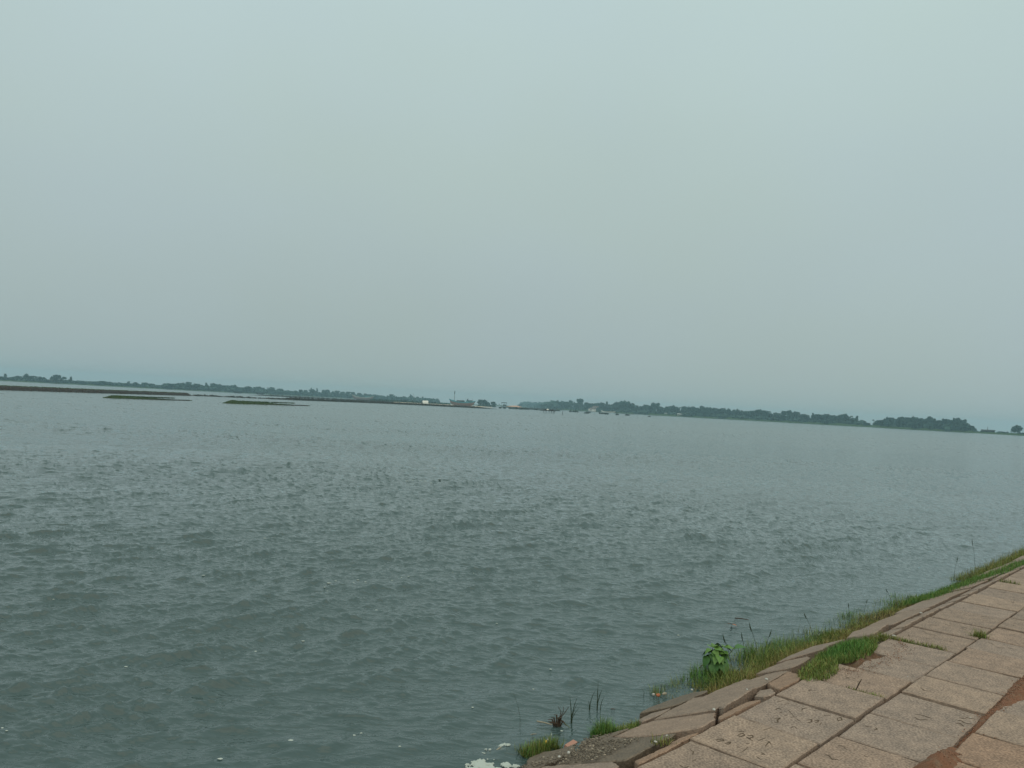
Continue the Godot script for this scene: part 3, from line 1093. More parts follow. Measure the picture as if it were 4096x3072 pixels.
func build_trees() -> void:
	wood(WOOD_1, 900.0, 0.50, "small pale hazy tree on the left far bank behind the long mud bar", "trees on the left far bank", "far_bank_tree", ["round", "round", "tall", "open"])
	wood(WOOD_2, 800.0, 0.40, "hazy tree in the wood between the left far bank and the two boats", "trees left of the boats", "woodland_tree", ["round", "round", "round", "round", "tall", "palm"])
	wood(WOOD_2, 860.0, 0.7, "hazy tree deep in the wood between the left far bank and the boats", "inner trees left of the boats", "inner_wood_tree", ["round"])
	wood(WOOD_3, 780.0, 0.36, "hazy tree in the wood behind the two boats and the white tent", "trees behind the boats", "woodland_tree", ["round", "round", "round", "round", "tall"])
	wood(WOOD_4, 680.0, 0.30, "blue green tree in the long dense wood on the right far bank", "trees of the long right wood", "dense_wood_tree", ["round", "round", "round", "round", "round", "round", "tall", "palm"])
	wood(WOOD_5, 640.0, 0.24, "blue green tree in the shorter wood near the right edge", "trees of the short right wood", "dense_wood_tree", ["round", "round", "round", "round", "tall"])
	wood(WOOD_5, 700.0, 0.5, "blue green tree deep in the shorter wood near the right edge", "inner trees of the short right wood", "inner_wood_tree", ["round"])
	wood(WOOD_6, 560.0, 0.6, "blue tree standing at the right edge past the dark hut", "trees at the right edge", "edge_tree", ["round", "tall"])
	# second rank, filling the dense woods from behind
	wood(WOOD_4, 740.0, 0.40, "blue green tree deep in the long dense wood on the right far bank", "inner trees of the long right wood", "inner_wood_tree", ["round"])
	wood(WOOD_3, 880.0, 0.9, "hazy tree deep in the wood behind the two boats", "inner trees behind the boats", "inner_wood_tree", ["round"])
	# trees one can pick out
	tree("umbrella_tree", "umbrella", F(4.92, 790.0, 0.7), 9.6, 8.0, "tall umbrella shaped tree standing clear above the wood right of the posts", "")
	tree("umbrella_tree", "umbrella", F(-8.51, 870.0, 0.7), 5.4, 5.5, "small flat topped tree above the wood between the boats and tent", "")
	tree("umbrella_tree", "umbrella", F(27.65, 615.0, 0.7), 7.4, 4.0, "small umbrella shaped tree rising over the short right wood", "")
	tree("spreading_tree", "open", F(29.32, 606.0, 0.7), 7.6, 8.0, "broad spreading tree at the right end of the short right wood", "")
	tree("round_tree", "round", F(5.45, 780.0, 0.7), 6.8, 6.0, "single round tree just right of the tall umbrella tree", "")
	tree("lone_palm", "palm", F(24.39, 606.0, 0.7), 4.9, 3.2, "single slim palm alone in the gap between the right woods", "")
	tree("bush", "round", F(24.0, 604.0, 0.2), 2.6, 6.0, "low round bush left of the lone palm in the gap", "")
	tree("rusty_tree", "round", F(27.0, 606.0, 0.5), 4.6, 10.0, "reddish brown tree in front of the short right wood", "", "rusty_crown")
	tree("dark_tree", "open", F(28.0, 604.0, 0.6), 5.6, 9.0, "dark tree with spreading boughs in front of the short right wood", "", "dark_crown")
	tree("dark_tree", "round", F(7.6, 735.0, 0.3), 5.0, 13.0, "dark wide tree on the bank above the pale canoe", "", "dark_crown")
	tree("dark_tree", "round", F(6.75, 745.0, 0.3), 4.8, 8.0, "dark rounded tree between the white house and the canoe", "", "dark_crown")
	tree("dark_tree", "open", F(-22.9, 690.0, 0.3), 4.0, 9.0, "dark tree at the left end of the near left wood", "", "dark_crown")
	tree("dark_tree", "open", F(-21.7, 692.0, 0.3), 4.2, 12.0, "dark spreading trees' leader in front of the near left wood", "", "dark_crown")
	tree("bulky_tree", "round", F(-29.6, 690.0, 0.5), 5.6, 9.0, "bulky dark round tree right of the white house at far left", "", "dark_crown")
	for k in 4:
		var a: float = [-2.25, -1.92, -1.62, -1.25][k]
		tree("island_tree", "round", F(a, 610.0 + k * 3.0, 0.3), [4.2, 4.4, 2.9, 3.4][k], [6.0, 7.0, 5.0, 5.5][k], ["left tree of the small tree group right of the large boat", "largest tree of the small group right of the large boat", "lowest tree of the small group right of the large boat", "right tree of the small tree group right of the large boat"][k], "", "crown")
	for k in 4:
		var a: float = [3.30, 3.66, 4.22, 4.42][k]
		tree("tall_palm", "palm", F(a, 800.0, 0.7), [7.6, 7.0, 7.4, 7.0][k], 4.6, ["first palm from the left above the start of the right wood", "second palm from the left above the start of the right wood", "third palm from the left above the start of the right wood", "fourth palm from the left above the start of the right wood"][k], "")


# ---------------------------------------------------------------- islets and bars

func build_islands() -> void:
	var n := FastNoiseLite.new()
	n.seed = 21
	n.frequency = 0.9
	n.fractal_octaves = 4
	var taper := func(a: float, a0: float, a1: float, soft0: float, soft1: float) -> float:
		return clampf((a - a0) / soft0, 0.0, 1.0) * clampf((a1 - a) / soft1, 0.0, 1.0)
	var bar_d := [-45.0, 135.0, -32.5, 146.0, -27.2, 168.0, -21.8, 207.0, -20.0, 225.0]
	var o := put("mud_bar", land_strip(-45.0, -21.7, func(a): return along(bar_d, a) + 0.5 * n.get_noise_1d(a * 4.0), 14.0, func(a): return (0.60 + 0.10 * n.get_noise_1d(a * 7.0)) * clampf((-21.7 - a) / 0.3, 0.05, 1.0), 0.05, 0.5), M.mud)
	tag(o, "long flat brown mud bar reaching in from the left", "sandbar", "", "structure")
	o = put("grass_cover", land_strip(-45.0, -22.4, func(a): return along(bar_d, a) + 0.9 + 0.5 * n.get_noise_1d(a * 4.0), 10.0, func(a): return (0.63 + 0.10 * n.get_noise_1d(a * 7.0)), 0.05, 0.5), M.islet_grass, o)
	var islet := func(a0: float, a1: float, d0: float, d1: float, h: float, label: String) -> void:
		var p := put("grassy_islet", land_strip(a0, a1, func(a): return lerpf(d0, d1, (a - a0) / (a1 - a0)) - 1.2 * sin(PI * (a - a0) / (a1 - a0)) + 0.3 * n.get_noise_1d(a * 5.0), 7.0, func(a): return h * minf(1.0, minf(clampf((a - a0) / 0.5, 0.02, 1.0), clampf((a1 - a) / (a1 - a0) * 1.15 + 0.02, 0.02, 1.0))) * (1.0 + 0.30 * n.get_noise_1d(a * 9.0)), 0.04, 1.1), M.islet_grass)
		tag(p, label, "islet", "", "structure")
		put("mud_foot", land_strip(a0 + 0.25, a1 - 0.15, func(a): return lerpf(d0, d1, (a - a0) / (a1 - a0)) - 0.15 - 1.2 * sin(PI * (a - a0) / (a1 - a0)) + 0.3 * n.get_noise_1d(a * 5.0), 6.0, func(a): return 0.10, 0.05, 0.5), M.dark_mud, p)
		# short grass standing on it
		var mm := MultiMesh.new()
		mm.transform_format = MultiMesh.TRANSFORM_3D
		mm.mesh = leaf_clump(16, 0.55, 0.6)
		mm.instance_count = 260
		for i in 260:
			var a := rng.randf_range(a0 + 0.5, a1 - 1.1)
			var d := lerpf(d0, d1, (a - a0) / (a1 - a0)) + rng.randf_range(0.4, 5.5)
			var k := rng.randf_range(0.09, 0.17)
			mm.set_instance_transform(i, Transform3D(Basis(Vector3.UP, rng.randf() * TAU).scaled(Vector3(k * 2.6, k, k * 2.6)), F(a, d, h * 0.75)))
		var g := MultiMeshInstance3D.new()
		g.multimesh = mm
		g.material_override = M.far_grass
		g.name = "tufts"
		p.add_child(g)
		tag(g, "", "", "", "stuff")
	islet.call(-27.0, -21.7, 113.5, 124.0, 0.34, "low green islet, the left of the two before the bar")
	islet.call(-19.8, -14.05, 116.0, 131.0, 0.40, "low green islet, the right of the two before the bar")
	# the broken end of the bar: dark clods standing out of the water
	var spit_d := [-22.0, 212.0, -18.0, 232.0, -14.8, 240.0, -9.6, 290.0, -6.1, 305.0, -1.0, 318.0]
	for i in 40:
		var a := -21.7 + 6.4 * (i + rng.randf() * 0.8) / 40.0
		var st := tool()
		clod(st, Vector3.ZERO, rng.randf_range(0.8, 2.4), rng.randf_range(0.22, 0.5))
		var c := put("mud_clod", done(st), M.dark_mud if i % 3 else M.mud)
		c.position = F(a, along(spit_d, a) + rng.randf_range(-4.0, 4.0), -0.05)
		tag(c, "dark mud clod standing in the shallows past the end of the mud bar", "mud clod", "mud clods between the bar and the spit", "structure")
	o = put("spit", land_strip(-16.6, -1.0, func(a): return along(spit_d, a) + 0.6 * n.get_noise_1d(a * 4.0), 9.0, func(a): return (0.62 + 0.15 * n.get_noise_1d(a * 6.0)) * taper.call(a, -16.6, -1.0, 1.2, 1.6) + 0.02, 0.04, 0.6), M.dark_mud)
	tag(o, "thin dark spit in front of the boats", "spit", "", "structure")
	o = put("spit", land_strip(-18.2, -8.2, func(a): return 430.0 + 6.0 * n.get_noise_1d(a * 2.0), 10.0, func(a): return (0.55 + 0.15 * n.get_noise_1d(a * 6.0)) * taper.call(a, -18.2, -8.2, 1.5, 0.6) + 0.02, 0.05, 0.6), M.dark_mud)
	tag(o, "second dark spit running just below the left boat", "spit", "", "structure")
	o = put("sand_flat", land_strip(-8.8, -1.3, func(a): return 455.0 + 5.0 * n.get_noise_1d(a * 3.0), 90.0, func(a): return 0.30 * taper.call(a, -8.8, -1.3, 0.8, 0.8) + 0.02, 0.05, 1.2), M.sand)
	tag(o, "pale sand flat that the large boat stands on", "sand flat", "", "structure")
	undergrowth_at("reed_bed", -9.9, -5.9, 470.0, 60.0, 260, 0.6, 1.4, "green reed bed between the left boat and the tent")
	undergrowth_at("reed_bed", -5.9, -4.4, 480.0, 40.0, 70, 0.5, 1.1, "low green reeds between the tent and the large boat")
	undergrowth_at("reed_bed", -2.3, -1.1, 590.0, 10.0, 90, 0.7, 1.3, "green reeds under the small tree group right of the large boat")
	o = put("sand_heap", sand_heap(), M.orange_sand)
	o.position = F(0.25, 640.0, 0.3)
	tag(o, "low heap of orange sand right of the canopy on stilts", "sand heap", "", "structure")
	o = put("spit", land_strip(-0.95, 3.9, func(a): return lerpf(600.0, 640.0, (a + 1.0) / 5.0) + 3.0 * n.get_noise_1d(a * 4.0), 20.0, func(a): return (0.75 + 0.3 * n.get_noise_1d(a * 5.0)) * taper.call(a, -0.95, 3.9, 0.5, 0.8), 0.03, 2.0), M.dark_mud)
	tag(o, "dark low spit under the canopy and sand heap", "spit", "", "structure")
	# drifting weed in the shallows before the right wood
	var spots := [0.22, 424.0, 5.0, 0.78, 413.0, 2.5, 1.05, 430.0, 4.0, 1.38, 470.0, 7.5, 2.02, 445.0, 5.5, 3.35, 452.0, 3.0, 4.39, 438.0, 3.0, 4.67, 434.0, 2.8, 5.42, 360.0, 2.2, 5.58, 440.0, 2.4, 6.40, 398.0, 1.4, 6.62, 392.0, 2.2, 6.86, 380.0, 1.8, 7.61, 375.0, 1.6, 8.32, 379.0, 2.0, 9.84, 372.0, 1.2, -0.75, 420.0, 1.4, -0.45, 415.0, 1.8]
	var where := ["before the sand heap", "right of the sand heap", "between the sand heap and the bamboo raft", "long and left of the bamboo raft", "touching the left of the bamboo raft", "just right of the bamboo raft", "first of the dark pair right of the thick post", "second of the dark pair right of the thick post", "nearest below the white house", "below the white house, the farther one", "round and left of the canoe", "below the canoe's left end", "below the canoe's middle", "below the canoe's right end", "lone and right of the canoe", "last to the right in open water", "leftmost, under the canopy on stilts", "second from the left, under the canopy on stilts"]
	for i in spots.size() / 3:
		var st := tool()
		for k in 3:
			clod(st, Vector3((k - 1) * 0.28 * spots[i * 3 + 2], 0, rng.randf_range(-0.6, 0.6)), spots[i * 3 + 2] * rng.randf_range(0.45, 0.7), rng.randf_range(0.4, 0.9))
		var c := put("weed_patch", done(st), M.weed)
		c.position = F(spots[i * 3], spots[i * 3 + 1], -0.05)
		c.rotation.y = -deg_to_rad(spots[i * 3])
		tag(c, "dark floating weed patch " + where[i], "water weed", "floating weed before the right wood")


func undergrowth_at(called: String, a0: float, a1: float, d: float, depth: float, count: int, h0: float, h1: float, label: String) -> void:
	var mm := MultiMesh.new()
	mm.transform_format = MultiMesh.TRANSFORM_3D
	mm.mesh = leaf_clump(24, 0.5, 0.6)
	mm.instance_count = count
	for i in count:
		var a := rng.randf_range(a0, a1)
		var h := rng.randf_range(h0, h1)
		mm.set_instance_transform(i, Transform3D(Basis(Vector3.UP, rng.randf() * TAU).scaled(Vector3(h * 2.2, h * 1.3, h * 2.2)), F(a, d + rng.randf() * depth, 0.2)))
	var o := MultiMeshInstance3D.new()
	o.multimesh = mm
	o.material_override = M.crown
	o.name = numbered(called)
	add_child(o, true)
	tag(o, label, "reeds", "", "stuff")


func clod(st: SurfaceTool, c: Vector3, w: float, h: float) -> void:
	st.set_smooth_group(1)
	var rings := []
	for j in 4:
		var f := j / 3.0
		var ring := []
		for k in 9:
			var a := TAU * k / 9.0
			var r := w * 0.5 * cos(f * 1.45) * rng.randf_range(0.75, 1.2)
			ring.append(c + Vector3(cos(a) * r, h * sin(f * 1.5) * rng.randf_range(0.8, 1.15) - (0.1 if j == 0 else 0.0), sin(a) * r * 0.8))
		rings.append(ring)
	for j in 3:
		for k in 9:
			quad(st, rings[j][k], rings[j + 1][k], rings[j + 1][(k + 1) % 9], rings[j][(k + 1) % 9])
	for k in range(1, 8):
		tri(st, rings[3][0], rings[3][k + 1], rings[3][k])


func sand_heap() -> ArrayMesh:
	var st := tool()
	st.set_smooth_group(1)
	var n := 18
	var v := []
	for i in n + 1:
		for j in n + 1:
			var x := (float(i) / n - 0.5) * 2.0
			var z := (float(j) / n - 0.5) * 2.0
			var h := 1.6 * exp(-(x * x * 3.0 + z * z * 4.0)) + 0.7 * exp(-(pow(x - 0.5, 2.0) * 9.0 + z * z * 6.0)) + 0.5 * exp(-(pow(x + 0.55, 2.0) * 10.0 + z * z * 6.0))
			v.append(Vector3(x * 8.5, h + 0.1 * rough.get_noise_2d(x * 3, z * 3) - 0.15, z * 5.0))
	for i in n:
		for j in n:
			var a := i * (n + 1) + j
			quad(st, v[a], v[a + 1], v[a + n + 2], v[a + n + 1])
	return done(st)


# ---------------------------------------------------------------- boats, huts, posts

func hull(length: float, beam: float, depth: float, sheer: float, y_from: float, y_to: float, out := 0.0) -> ArrayMesh:
	# a wooden river boat: raised pointed ends, full middle; y_from..y_to are shares of the side's height
	var st := tool()
	st.set_smooth_group(1)
	var rings := []
	var n := 22
	for i in n + 1:
		var u := -1.0 + 2.0 * i / n
		var b := beam * 0.5 * pow(maxf(1.0 - pow(absf(u), 2.6), 0.0), 0.75) + 0.05 + out
		var top := depth + sheer * pow(absf(u), 2.4) * (1.25 if u < 0 else 0.8)
		var keel := 0.55 * depth * pow(absf(u), 4.0)
		var ring := []
		for k in 5:
			var f := lerpf(y_from, y_to, k / 4.0)
			var y := lerpf(keel, top, f)
			var w := b * lerpf(0.62, 1.0, sqrt(clampf(f, 0.0, 1.0)))
			ring.append([u * length * 0.5 * lerpf(0.90, 1.0, f), y, w])
		rings.append(ring)
	for side in [-1.0, 1.0]:
		for i in n:
			for k in 4:
				var p := []
				for q in [[i, k], [i + 1, k], [i + 1, k + 1], [i, k + 1]]:
					var r: Array = rings[q[0]][q[1]]
					p.append(Vector3(r[0], r[1], r[2] * side))
				if side > 0:
					quad(st, p[0], p[1], p[2], p[3])
				else:
					quad(st, p[3], p[2], p[1], p[0])
	# floor / deck between the sides
	for i in n:
		var a: Array = rings[i][3]
		var b2: Array = rings[i + 1][3]
		quad(st, Vector3(a[0], a[1], a[2] * 0.95), Vector3(b2[0], b2[1], b2[2] * 0.95), Vector3(b2[0], b2[1], -b2[2] * 0.95), Vector3(a[0], a[1], -a[2] * 0.95))
	return done(st)


func face_camera_turn(az: float) -> float:
	return -deg_to_rad(az)


func build_boats_and_huts() -> void:
	# large boat on the sand flat
	var b := thing("wooden_boat", F(-3.48, 446.0, 0.0), "large beached wooden boat with teal gunwale and a tall mast", "boat")
	b.rotation.y = face_camera_turn(-3.48) - 0.10
	b.scale.y = 1.2
	put("hull", hull(14.6, 3.6, 2.0, 0.85, 0.0, 0.74), M.hull_brown, b)
	put("gunwale", hull(14.9, 3.7, 2.05, 0.9, 0.72, 1.0, 0.04), M.hull_teal, b)
	var st := tool()
	vault(st, -3.2, 1.2, 1.3, 2.05, 0.62)
	put("canopy", done(st), M.dark_wood, b)
	st = tool()
	box(st, Vector3(3.9, 2.35, 0), Vector3(3.4, 0.7, 2.2))
	box(st, Vector3(-5.3, 2.5, 0), Vector3(2.2, 0.18, 2.0))
	var cabin := put("deck_house", done(st), M.hull_teal, b)
	st = tool()
	box(st, Vector3(4.6, 2.78, 0), Vector3(2.9, 0.12, 2.5))
	put("roof", done(st), M.dark_wood, b)
	for k in 4:
		st = tool()
		box(st, Vector3(2.7 + 0.8 * k, 2.38, 1.13), Vector3(0.42, 0.34, 0.05))
		put("window", done(st), M.window_dark, cabin)
	st = tool()
	box(st, Vector3(2.9, 2.95, 0.2), Vector3(0.7, 0.55, 0.7))
	tube(st, [Vector3(3.1, 3.1, 0.2), Vector3(3.1, 3.75, 0.2)], [0.13, 0.13])
	put("engine_box", done(st), M.dark_wood, b)
	st = tool()
	tube(st, [Vector3(-4.5, 1.6, 0), Vector3(-4.5, 4.6, 0), Vector3(-4.5, 7.1, 0)], [0.13, 0.10, 0.06])
	put("mast", done(st), M.bamboo, b)
	st = tool()
	tube(st, [Vector3(-4.5, 5.0, 0), Vector3(-4.52, 5.7, 0), Vector3(-4.5, 6.5, 0), Vector3(-4.48, 6.9, 0)], [0.05, 0.24, 0.20, 0.04])
	put("furled_flag", done(st), M.dark_wood, b)
	for x in [1.9, 5.6]:
		st = tool()
		tube(st, [Vector3(x, 2.0, 0.4), Vector3(x, 3.9, 0.4)], [0.04, 0.03], 5)
		put("pole", done(st), M.bamboo, b)
	# second boat, afloat behind the spits
	b = thing("wooden_boat", F(-10.50, 640.0, 0.0), "grey brown wooden boat, the smaller and farther one left of the tent", "boat")
	b.rotation.y = face_camera_turn(-10.5) - 0.12
	put("hull", hull(17.0, 3.6, 2.0, 1.5, 0.0, 0.74), M.hull_grey, b)
	put("gunwale", hull(17.3, 3.7, 2.05, 1.6, 0.72, 1.0, 0.04), M.hull_pale, b)
	st = tool()
	box(st, Vector3(4.2, 2.4, 0), Vector3(4.2, 0.7, 2.2))
	put("deck_house", done(st), M.hull_teal, b)
	st = tool()
	box(st, Vector3(2.2, 4.6, 0), Vector3(3.4, 0.22, 2.6))
	put("roof", done(st), M.dark_wood, b)
	for x in [0.8, 3.6]:
		for z in [-1.1, 1.1]:
			st = tool()
			tube(st, [Vector3(x, 2.0, z), Vector3(x, 4.55, z)], [0.05, 0.05], 5)
			put("roof_post", done(st), M.bamboo, b)
	# little dark boats in front of the left wood
	for k in 2:
		b = thing("rowing_boat", F([-17.4, -18.85][k], 640.0, -0.1), ["small dark boat at the foot of the wood, left of the grey brown boat", "tiny dark boat at the foot of the wood beyond the mud clods"][k], "boat")
		b.rotation.y = face_camera_turn(-18.0)
		put("hull", hull(6.5, 1.6, 0.7, 0.7, 0.0, 1.0), M.dark_wood, b)
		st = tool()
		vault(st, -1.2, 1.0, 0.7, 0.7, 0.6)
		put("canopy", done(st), M.dark_wood, b)
	# pale canoe drawn up on the right bank
	b = thing("canoe", F(6.95, 700.0, 0.1), "long pale canoe drawn up below the dark wide tree", "boat")
	b.rotation.y = face_camera_turn(6.95) - 0.06
	put("hull", hull(13.0, 1.8, 0.7, 1.0, 0.0, 1.0), M.white_sheet, b)
	st = tool()
	box(st, Vector3(1.5, 0.85, 0), Vector3(5.0, 0.3, 1.2))
	put("cargo", done(st), M.sand, b)
	# white tent on the spit
	var t := thing("white_tent", F(-6.17, 452.0, 0.25), "white sheet tent on the spit left of the large boat", "tent")
	t.rotation.y = face_camera_turn(-6.17) + 0.25
	st = tool()
	vault(st, -1.2, 2.0, 1.3, 0.0, 1.75)
	put("sheet", done(st), M.white_sheet, t)
	st = tool()
	tube(st, [Vector3(-1.25, 0, 1.1), Vector3(-1.25, 1.0, 0.8), Vector3(-1.25, 1.6, 0)], [0.12, 0.12, 0.12])
	tube(st, [Vector3(-1.25, 0, -1.1), Vector3(-1.25, 1.0, -0.8), Vector3(-1.25, 1.6, 0)], [0.12, 0.12, 0.12])
	put("frame", done(st), M.bamboo, t)
	st = tool()
	tube(st, [Vector3(0, 0, 0), Vector3(-0.9, 2.4, 0), Vector3(-2.5, 5.6, 0)], [0.07, 0.06, 0.04], 5)
	var o := put("leaning_pole", done(st), M.bamboo)
	o.position = F(-6.72, 440.0, 0.2)
	o.position.y = 2.0
	o.position = F(-6.70, 440.0, 0.2)
	tag(o, "thin bamboo pole leaning left above the reed bed by the tent", "pole")
	# canopy on stilts
	var h := thing("stilt_shelter", F(-0.50, 620.0, 0.4), "open shelter on stilts with a dark thatch canopy", "hut")
	h.rotation.y = face_camera_turn(-0.5)
	st = tool()
	vault(st, -2.1, 2.3, 1.6, 2.9, 0.6)
	put("canopy", done(st), M.dark_wood, h)
	for x in [-1.7, 0.1, 1.9]:
		for z in [-1.2, 1.2]:
			st = tool()
			tube(st, [Vector3(x, -0.5, z), Vector3(x, 3.0, z)], [0.09, 0.07], 5)
			put("post", done(st), M.bamboo, h)
	st = tool()
	box(st, Vector3(-0.3, 0.9, 0), Vector3(5.6, 0.18, 2.6))
	put("platform", done(st), M.bamboo, h)
	st = tool()
	box(st, Vector3(0.6, 1.45, 0), Vector3(2.6, 0.9, 0.8))
	box(st, Vector3(-3.6, 1.9, 0), Vector3(1.0, 0.5, 0.8))
	put("stored_goods", done(st), M.dark_wood, h)
	# bamboo raft on legs
	var r := thing("bamboo_raft", F(2.72, 262.0, 0.0), "dark bamboo staging on short legs standing in the shallows", "staging")
	r.rotation.y = face_camera_turn(2.72) + 0.03
	r.scale = Vector3(1.05, 1.3, 1.05)
	st = tool()
	box(st, Vector3(0, 0.55, 0), Vector3(4.2, 0.12, 1.4))
	tube(st, [Vector3(-2.8, 0.5, 0.6), Vector3(0, 0.68, 0.6), Vector3(2.3, 0.6, 0.6)], [0.05, 0.07, 0.05], 5)
	put("deck", done(st), M.dark_wood, r)
	for x in [-1.6, -0.8, 0.1, 0.9, 1.7]:
		for z in [-0.6, 0.6]:
			st = tool()
			tube(st, [Vector3(x, -0.3, z), Vector3(x + 0.08, 0.75, z)], [0.07, 0.06], 5)
			put("leg", done(st), M.dark_wood, r)
	st = tool()
	clod(st, Vector3(-1.0, 0.6, 0), 1.3, 0.42)
	clod(st, Vector3(0.9, 0.6, 0), 1.7, 0.3)
	put("net_heap", done(st), M.dark_wood, r)
	st = tool()
	clod(st, Vector3(-0.35, 0.6, 0.25), 0.9, 0.4)
	put("white_sack", done(st), M.white_sheet, r)
	# posts standing in the water
	for p in [[0.60, 630.0, 3.6, 0.11, "thin post standing on the dark spit by the orange sand heap"], [2.13, 1120.0, 9.0, 0.16, "faint tall pole far off above the farthest bank"], [3.72, 226.0, 1.0, 0.075, "short thick dark post standing alone right of the bamboo staging"], [3.05, 258.0, 0.75, 0.07, "stout dark stake at the right end of the bamboo staging"], [0.72, 300.0, 0.9, 0.03, "thin stake standing in open water left of the bamboo staging"], [6.0, 240.0, 1.0, 0.03, "thin leaning stake in open water below the white house"], [9.0, 240.0, 1.0, 0.03, "thin leaning stake in open water below the first white shed"], [-1.05, 318.0, 1.0, 0.04, "small stake at the right tip of the spit"]]:
		st = tool()
		tube(st, [Vector3(0, -0.4, 0), Vector3(0.02, p[2] * 0.5, 0), Vector3(0.06 * p[2] * 0.3, p[2], 0)], [p[3], p[3] * 0.9, p[3] * 0.8], 6)
		o = put("wooden_post", done(st), M.dark_wood)
		o.position = F(p[0], p[1], 0)
		tag(o, p[4], "post")
	# houses
	var hs := thing("river_house", F(5.86, 752.0, 0.9), "white walled house with brown tin roofs on the right far bank", "house")
	hs.rotation.y = face_camera_turn(5.86) - 0.15
	house(hs, Vector3(5.4, 1.8, 3.5), M.white_wall, M.tin)
	st = tool()
	box(st, Vector3(1.2, 3.1, -1.5), Vector3(4.0, 0.9, 3.0))
	put("upper_wall", done(st), M.white_wall, hs)
	st = tool()
	gable(st, Vector3(2.2, 3.5, -1.5), Vector3(6.0, 0.9, 4.2))
	put("upper_roof", done(st), M.tin, hs)
	st = tool()
	box(st, Vector3(-3.5, 0.8, 0.3), Vector3(1.4, 1.9, 2.0))
	put("lean_to", done(st), M.white_wall, hs)
	for p in [[9.48, 712.0, 2.2, "small white shed in the wood, the first right of the canoe"], [10.99, 690.0, 3.2, "low white shed, middle one of three in the right wood"], [11.92, 676.0, 4.6, "long white shed, rightmost of three in the right wood"], [20.6, 640.0, 2.2, "tiny white hut high in the long right wood"]]:
		hs = thing("white_shed", F(p[0], p[1], 1.2), p[3], "shed")
		hs.rotation.y = face_camera_turn(p[0])
		house(hs, Vector3(p[2] * 0.8, 0.8, 2.4), M.hull_pale, M.hull_pale)
	hs = thing("white_house", F(-29.93, 700.0, 0.3), "pale house with a hipped roof between trees at far left", "house")
	hs.rotation.y = face_camera_turn(-29.9)
	house(hs, Vector3(5.0, 1.4, 4.0), M.hull_pale, M.hull_grey)
	hs = thing("dark_hut", F(30.85, 575.0, 0.9), "dark low hut with a sagging roof on the bank near the right edge", "hut")
	hs.rotation.y = face_camera_turn(30.85)
	house(hs, Vector3(7.0, 0.9, 3.0), M.dark_wood, M.dark_wood)
	st = tool()
	tube(st, [Vector3(-0.3, 1.2, 0), Vector3(-0.3, 3.4, 0)], [0.14, 0.12])
	put("chimney_pole", done(st), M.dark_wood, hs)


func vault(st: SurfaceTool, x0: float, x1: float, half: float, y: float, rise: float) -> void:
	# a barrel roof with closed ends
	st.set_smooth_group(1)
	var a := []
	var b := []
	for k in 9:
		var f := PI * k / 8.0
		a.append(Vector3(x0, y + sin(f) * rise * 0.92, cos(f) * half))
		b.append(Vector3(x1, y + sin(f) * rise, cos(f) * half))
	for k in 8:
		quad(st, a[k], b[k], b[k + 1], a[k + 1])
	st.set_smooth_group(-1)
	for k in range(1, 8):
		tri(st, b[0], b[k + 1], b[k])
		tri(st, a[0], a[k], a[k + 1])


func gable(st: SurfaceTool, c: Vector3, s: Vector3) -> void:
	st.set_smooth_group(-1)
	var e := s * 0.5
	var v := [c + Vector3(-e.x, 0, e.z), c + Vector3(e.x, 0, e.z), c + Vector3(e.x, 0, -e.z), c + Vector3(-e.x, 0, -e.z), c + Vector3(-e.x * 0.9, s.y, 0), c + Vector3(e.x * 0.9, s.y, 0)]
	quad(st, v[0], v[1], v[5], v[4])
	quad(st, v[2], v[3], v[4], v[5])
	tri(st, v[1], v[2], v[5])
	tri(st, v[3], v[0], v[4])
	quad(st, v[0], v[3], v[2], v[1])


func house(root: Node3D, s: Vector3, wall: Material, roof: Material) -> void:
	var st := tool()
	box(st, Vector3(0, s.y * 0.5 - 0.3, 0), Vector3(s.x, s.y + 0.6, s.z))
	put("wall", done(st), wall, root)
	st = tool()
	gable(st, Vector3(0, s.y, 0), Vector3(s.x * 1.14, s.y * 0.5 + 0.25, s.z * 1.25))
	put("roof", done(st), roof, root)
	st = tool()
	box(st, Vector3(-s.x * 0.28, s.y * 0.40, s.z * 0.5 + 0.01), Vector3(0.7, s.y * 0.75, 0.08))
	put("door", done(st), M.window_dark, root)


# ---------------------------------------------------------------- grass and plants

func blade_mesh(bend: float) -> ArrayMesh:
	# one blade, 1 high
	var st := tool()
	st.set_color(Color.WHITE)
	var pts := []
	for k in 4:
		var f := k / 3.0
		pts.append(Vector3(bend * f * f, f * (1.0 - 0.25 * bend * f), 0))
	ribbon(st, pts, [0.9, 1.0, 0.7, 0.06], Vector3(0, 0, 1))
	return done(st)


func grass_at(called: String, label: String, spots: Array, bend: float) -> void:
	# spots: [s, t, height, colour]
	var mm := MultiMesh.new()
	mm.transform_format = MultiMesh.TRANSFORM_3D
	mm.use_colors = true
	mm.mesh = blade_mesh(bend)
	mm.instance_count = spots.size()
	for i in spots.size():
		var q: Array = spots[i]
		var y := maxf(soil_y(q[0], q[1]), -0.06) - 0.006
		if q.size() > 4:
			y = q[4]
		var b := Basis(Vector3.UP, rng.randf() * TAU) * Basis(Vector3.BACK, rng.randf_range(-0.3, 1.15))
		var w := rng.randf_range(0.0030, 0.0052)
		mm.set_instance_transform(i, Transform3D(b * Basis.from_scale(Vector3(q[2], q[2], w)), P(q[0], q[1], y)))
		mm.set_instance_color(i, q[3])
	var o := MultiMeshInstance3D.new()
	o.multimesh = mm
	o.material_override = M.grass
	o.name = numbered(called)
	add_child(o, true)
	tag(o, label, "grass", "", "stuff")


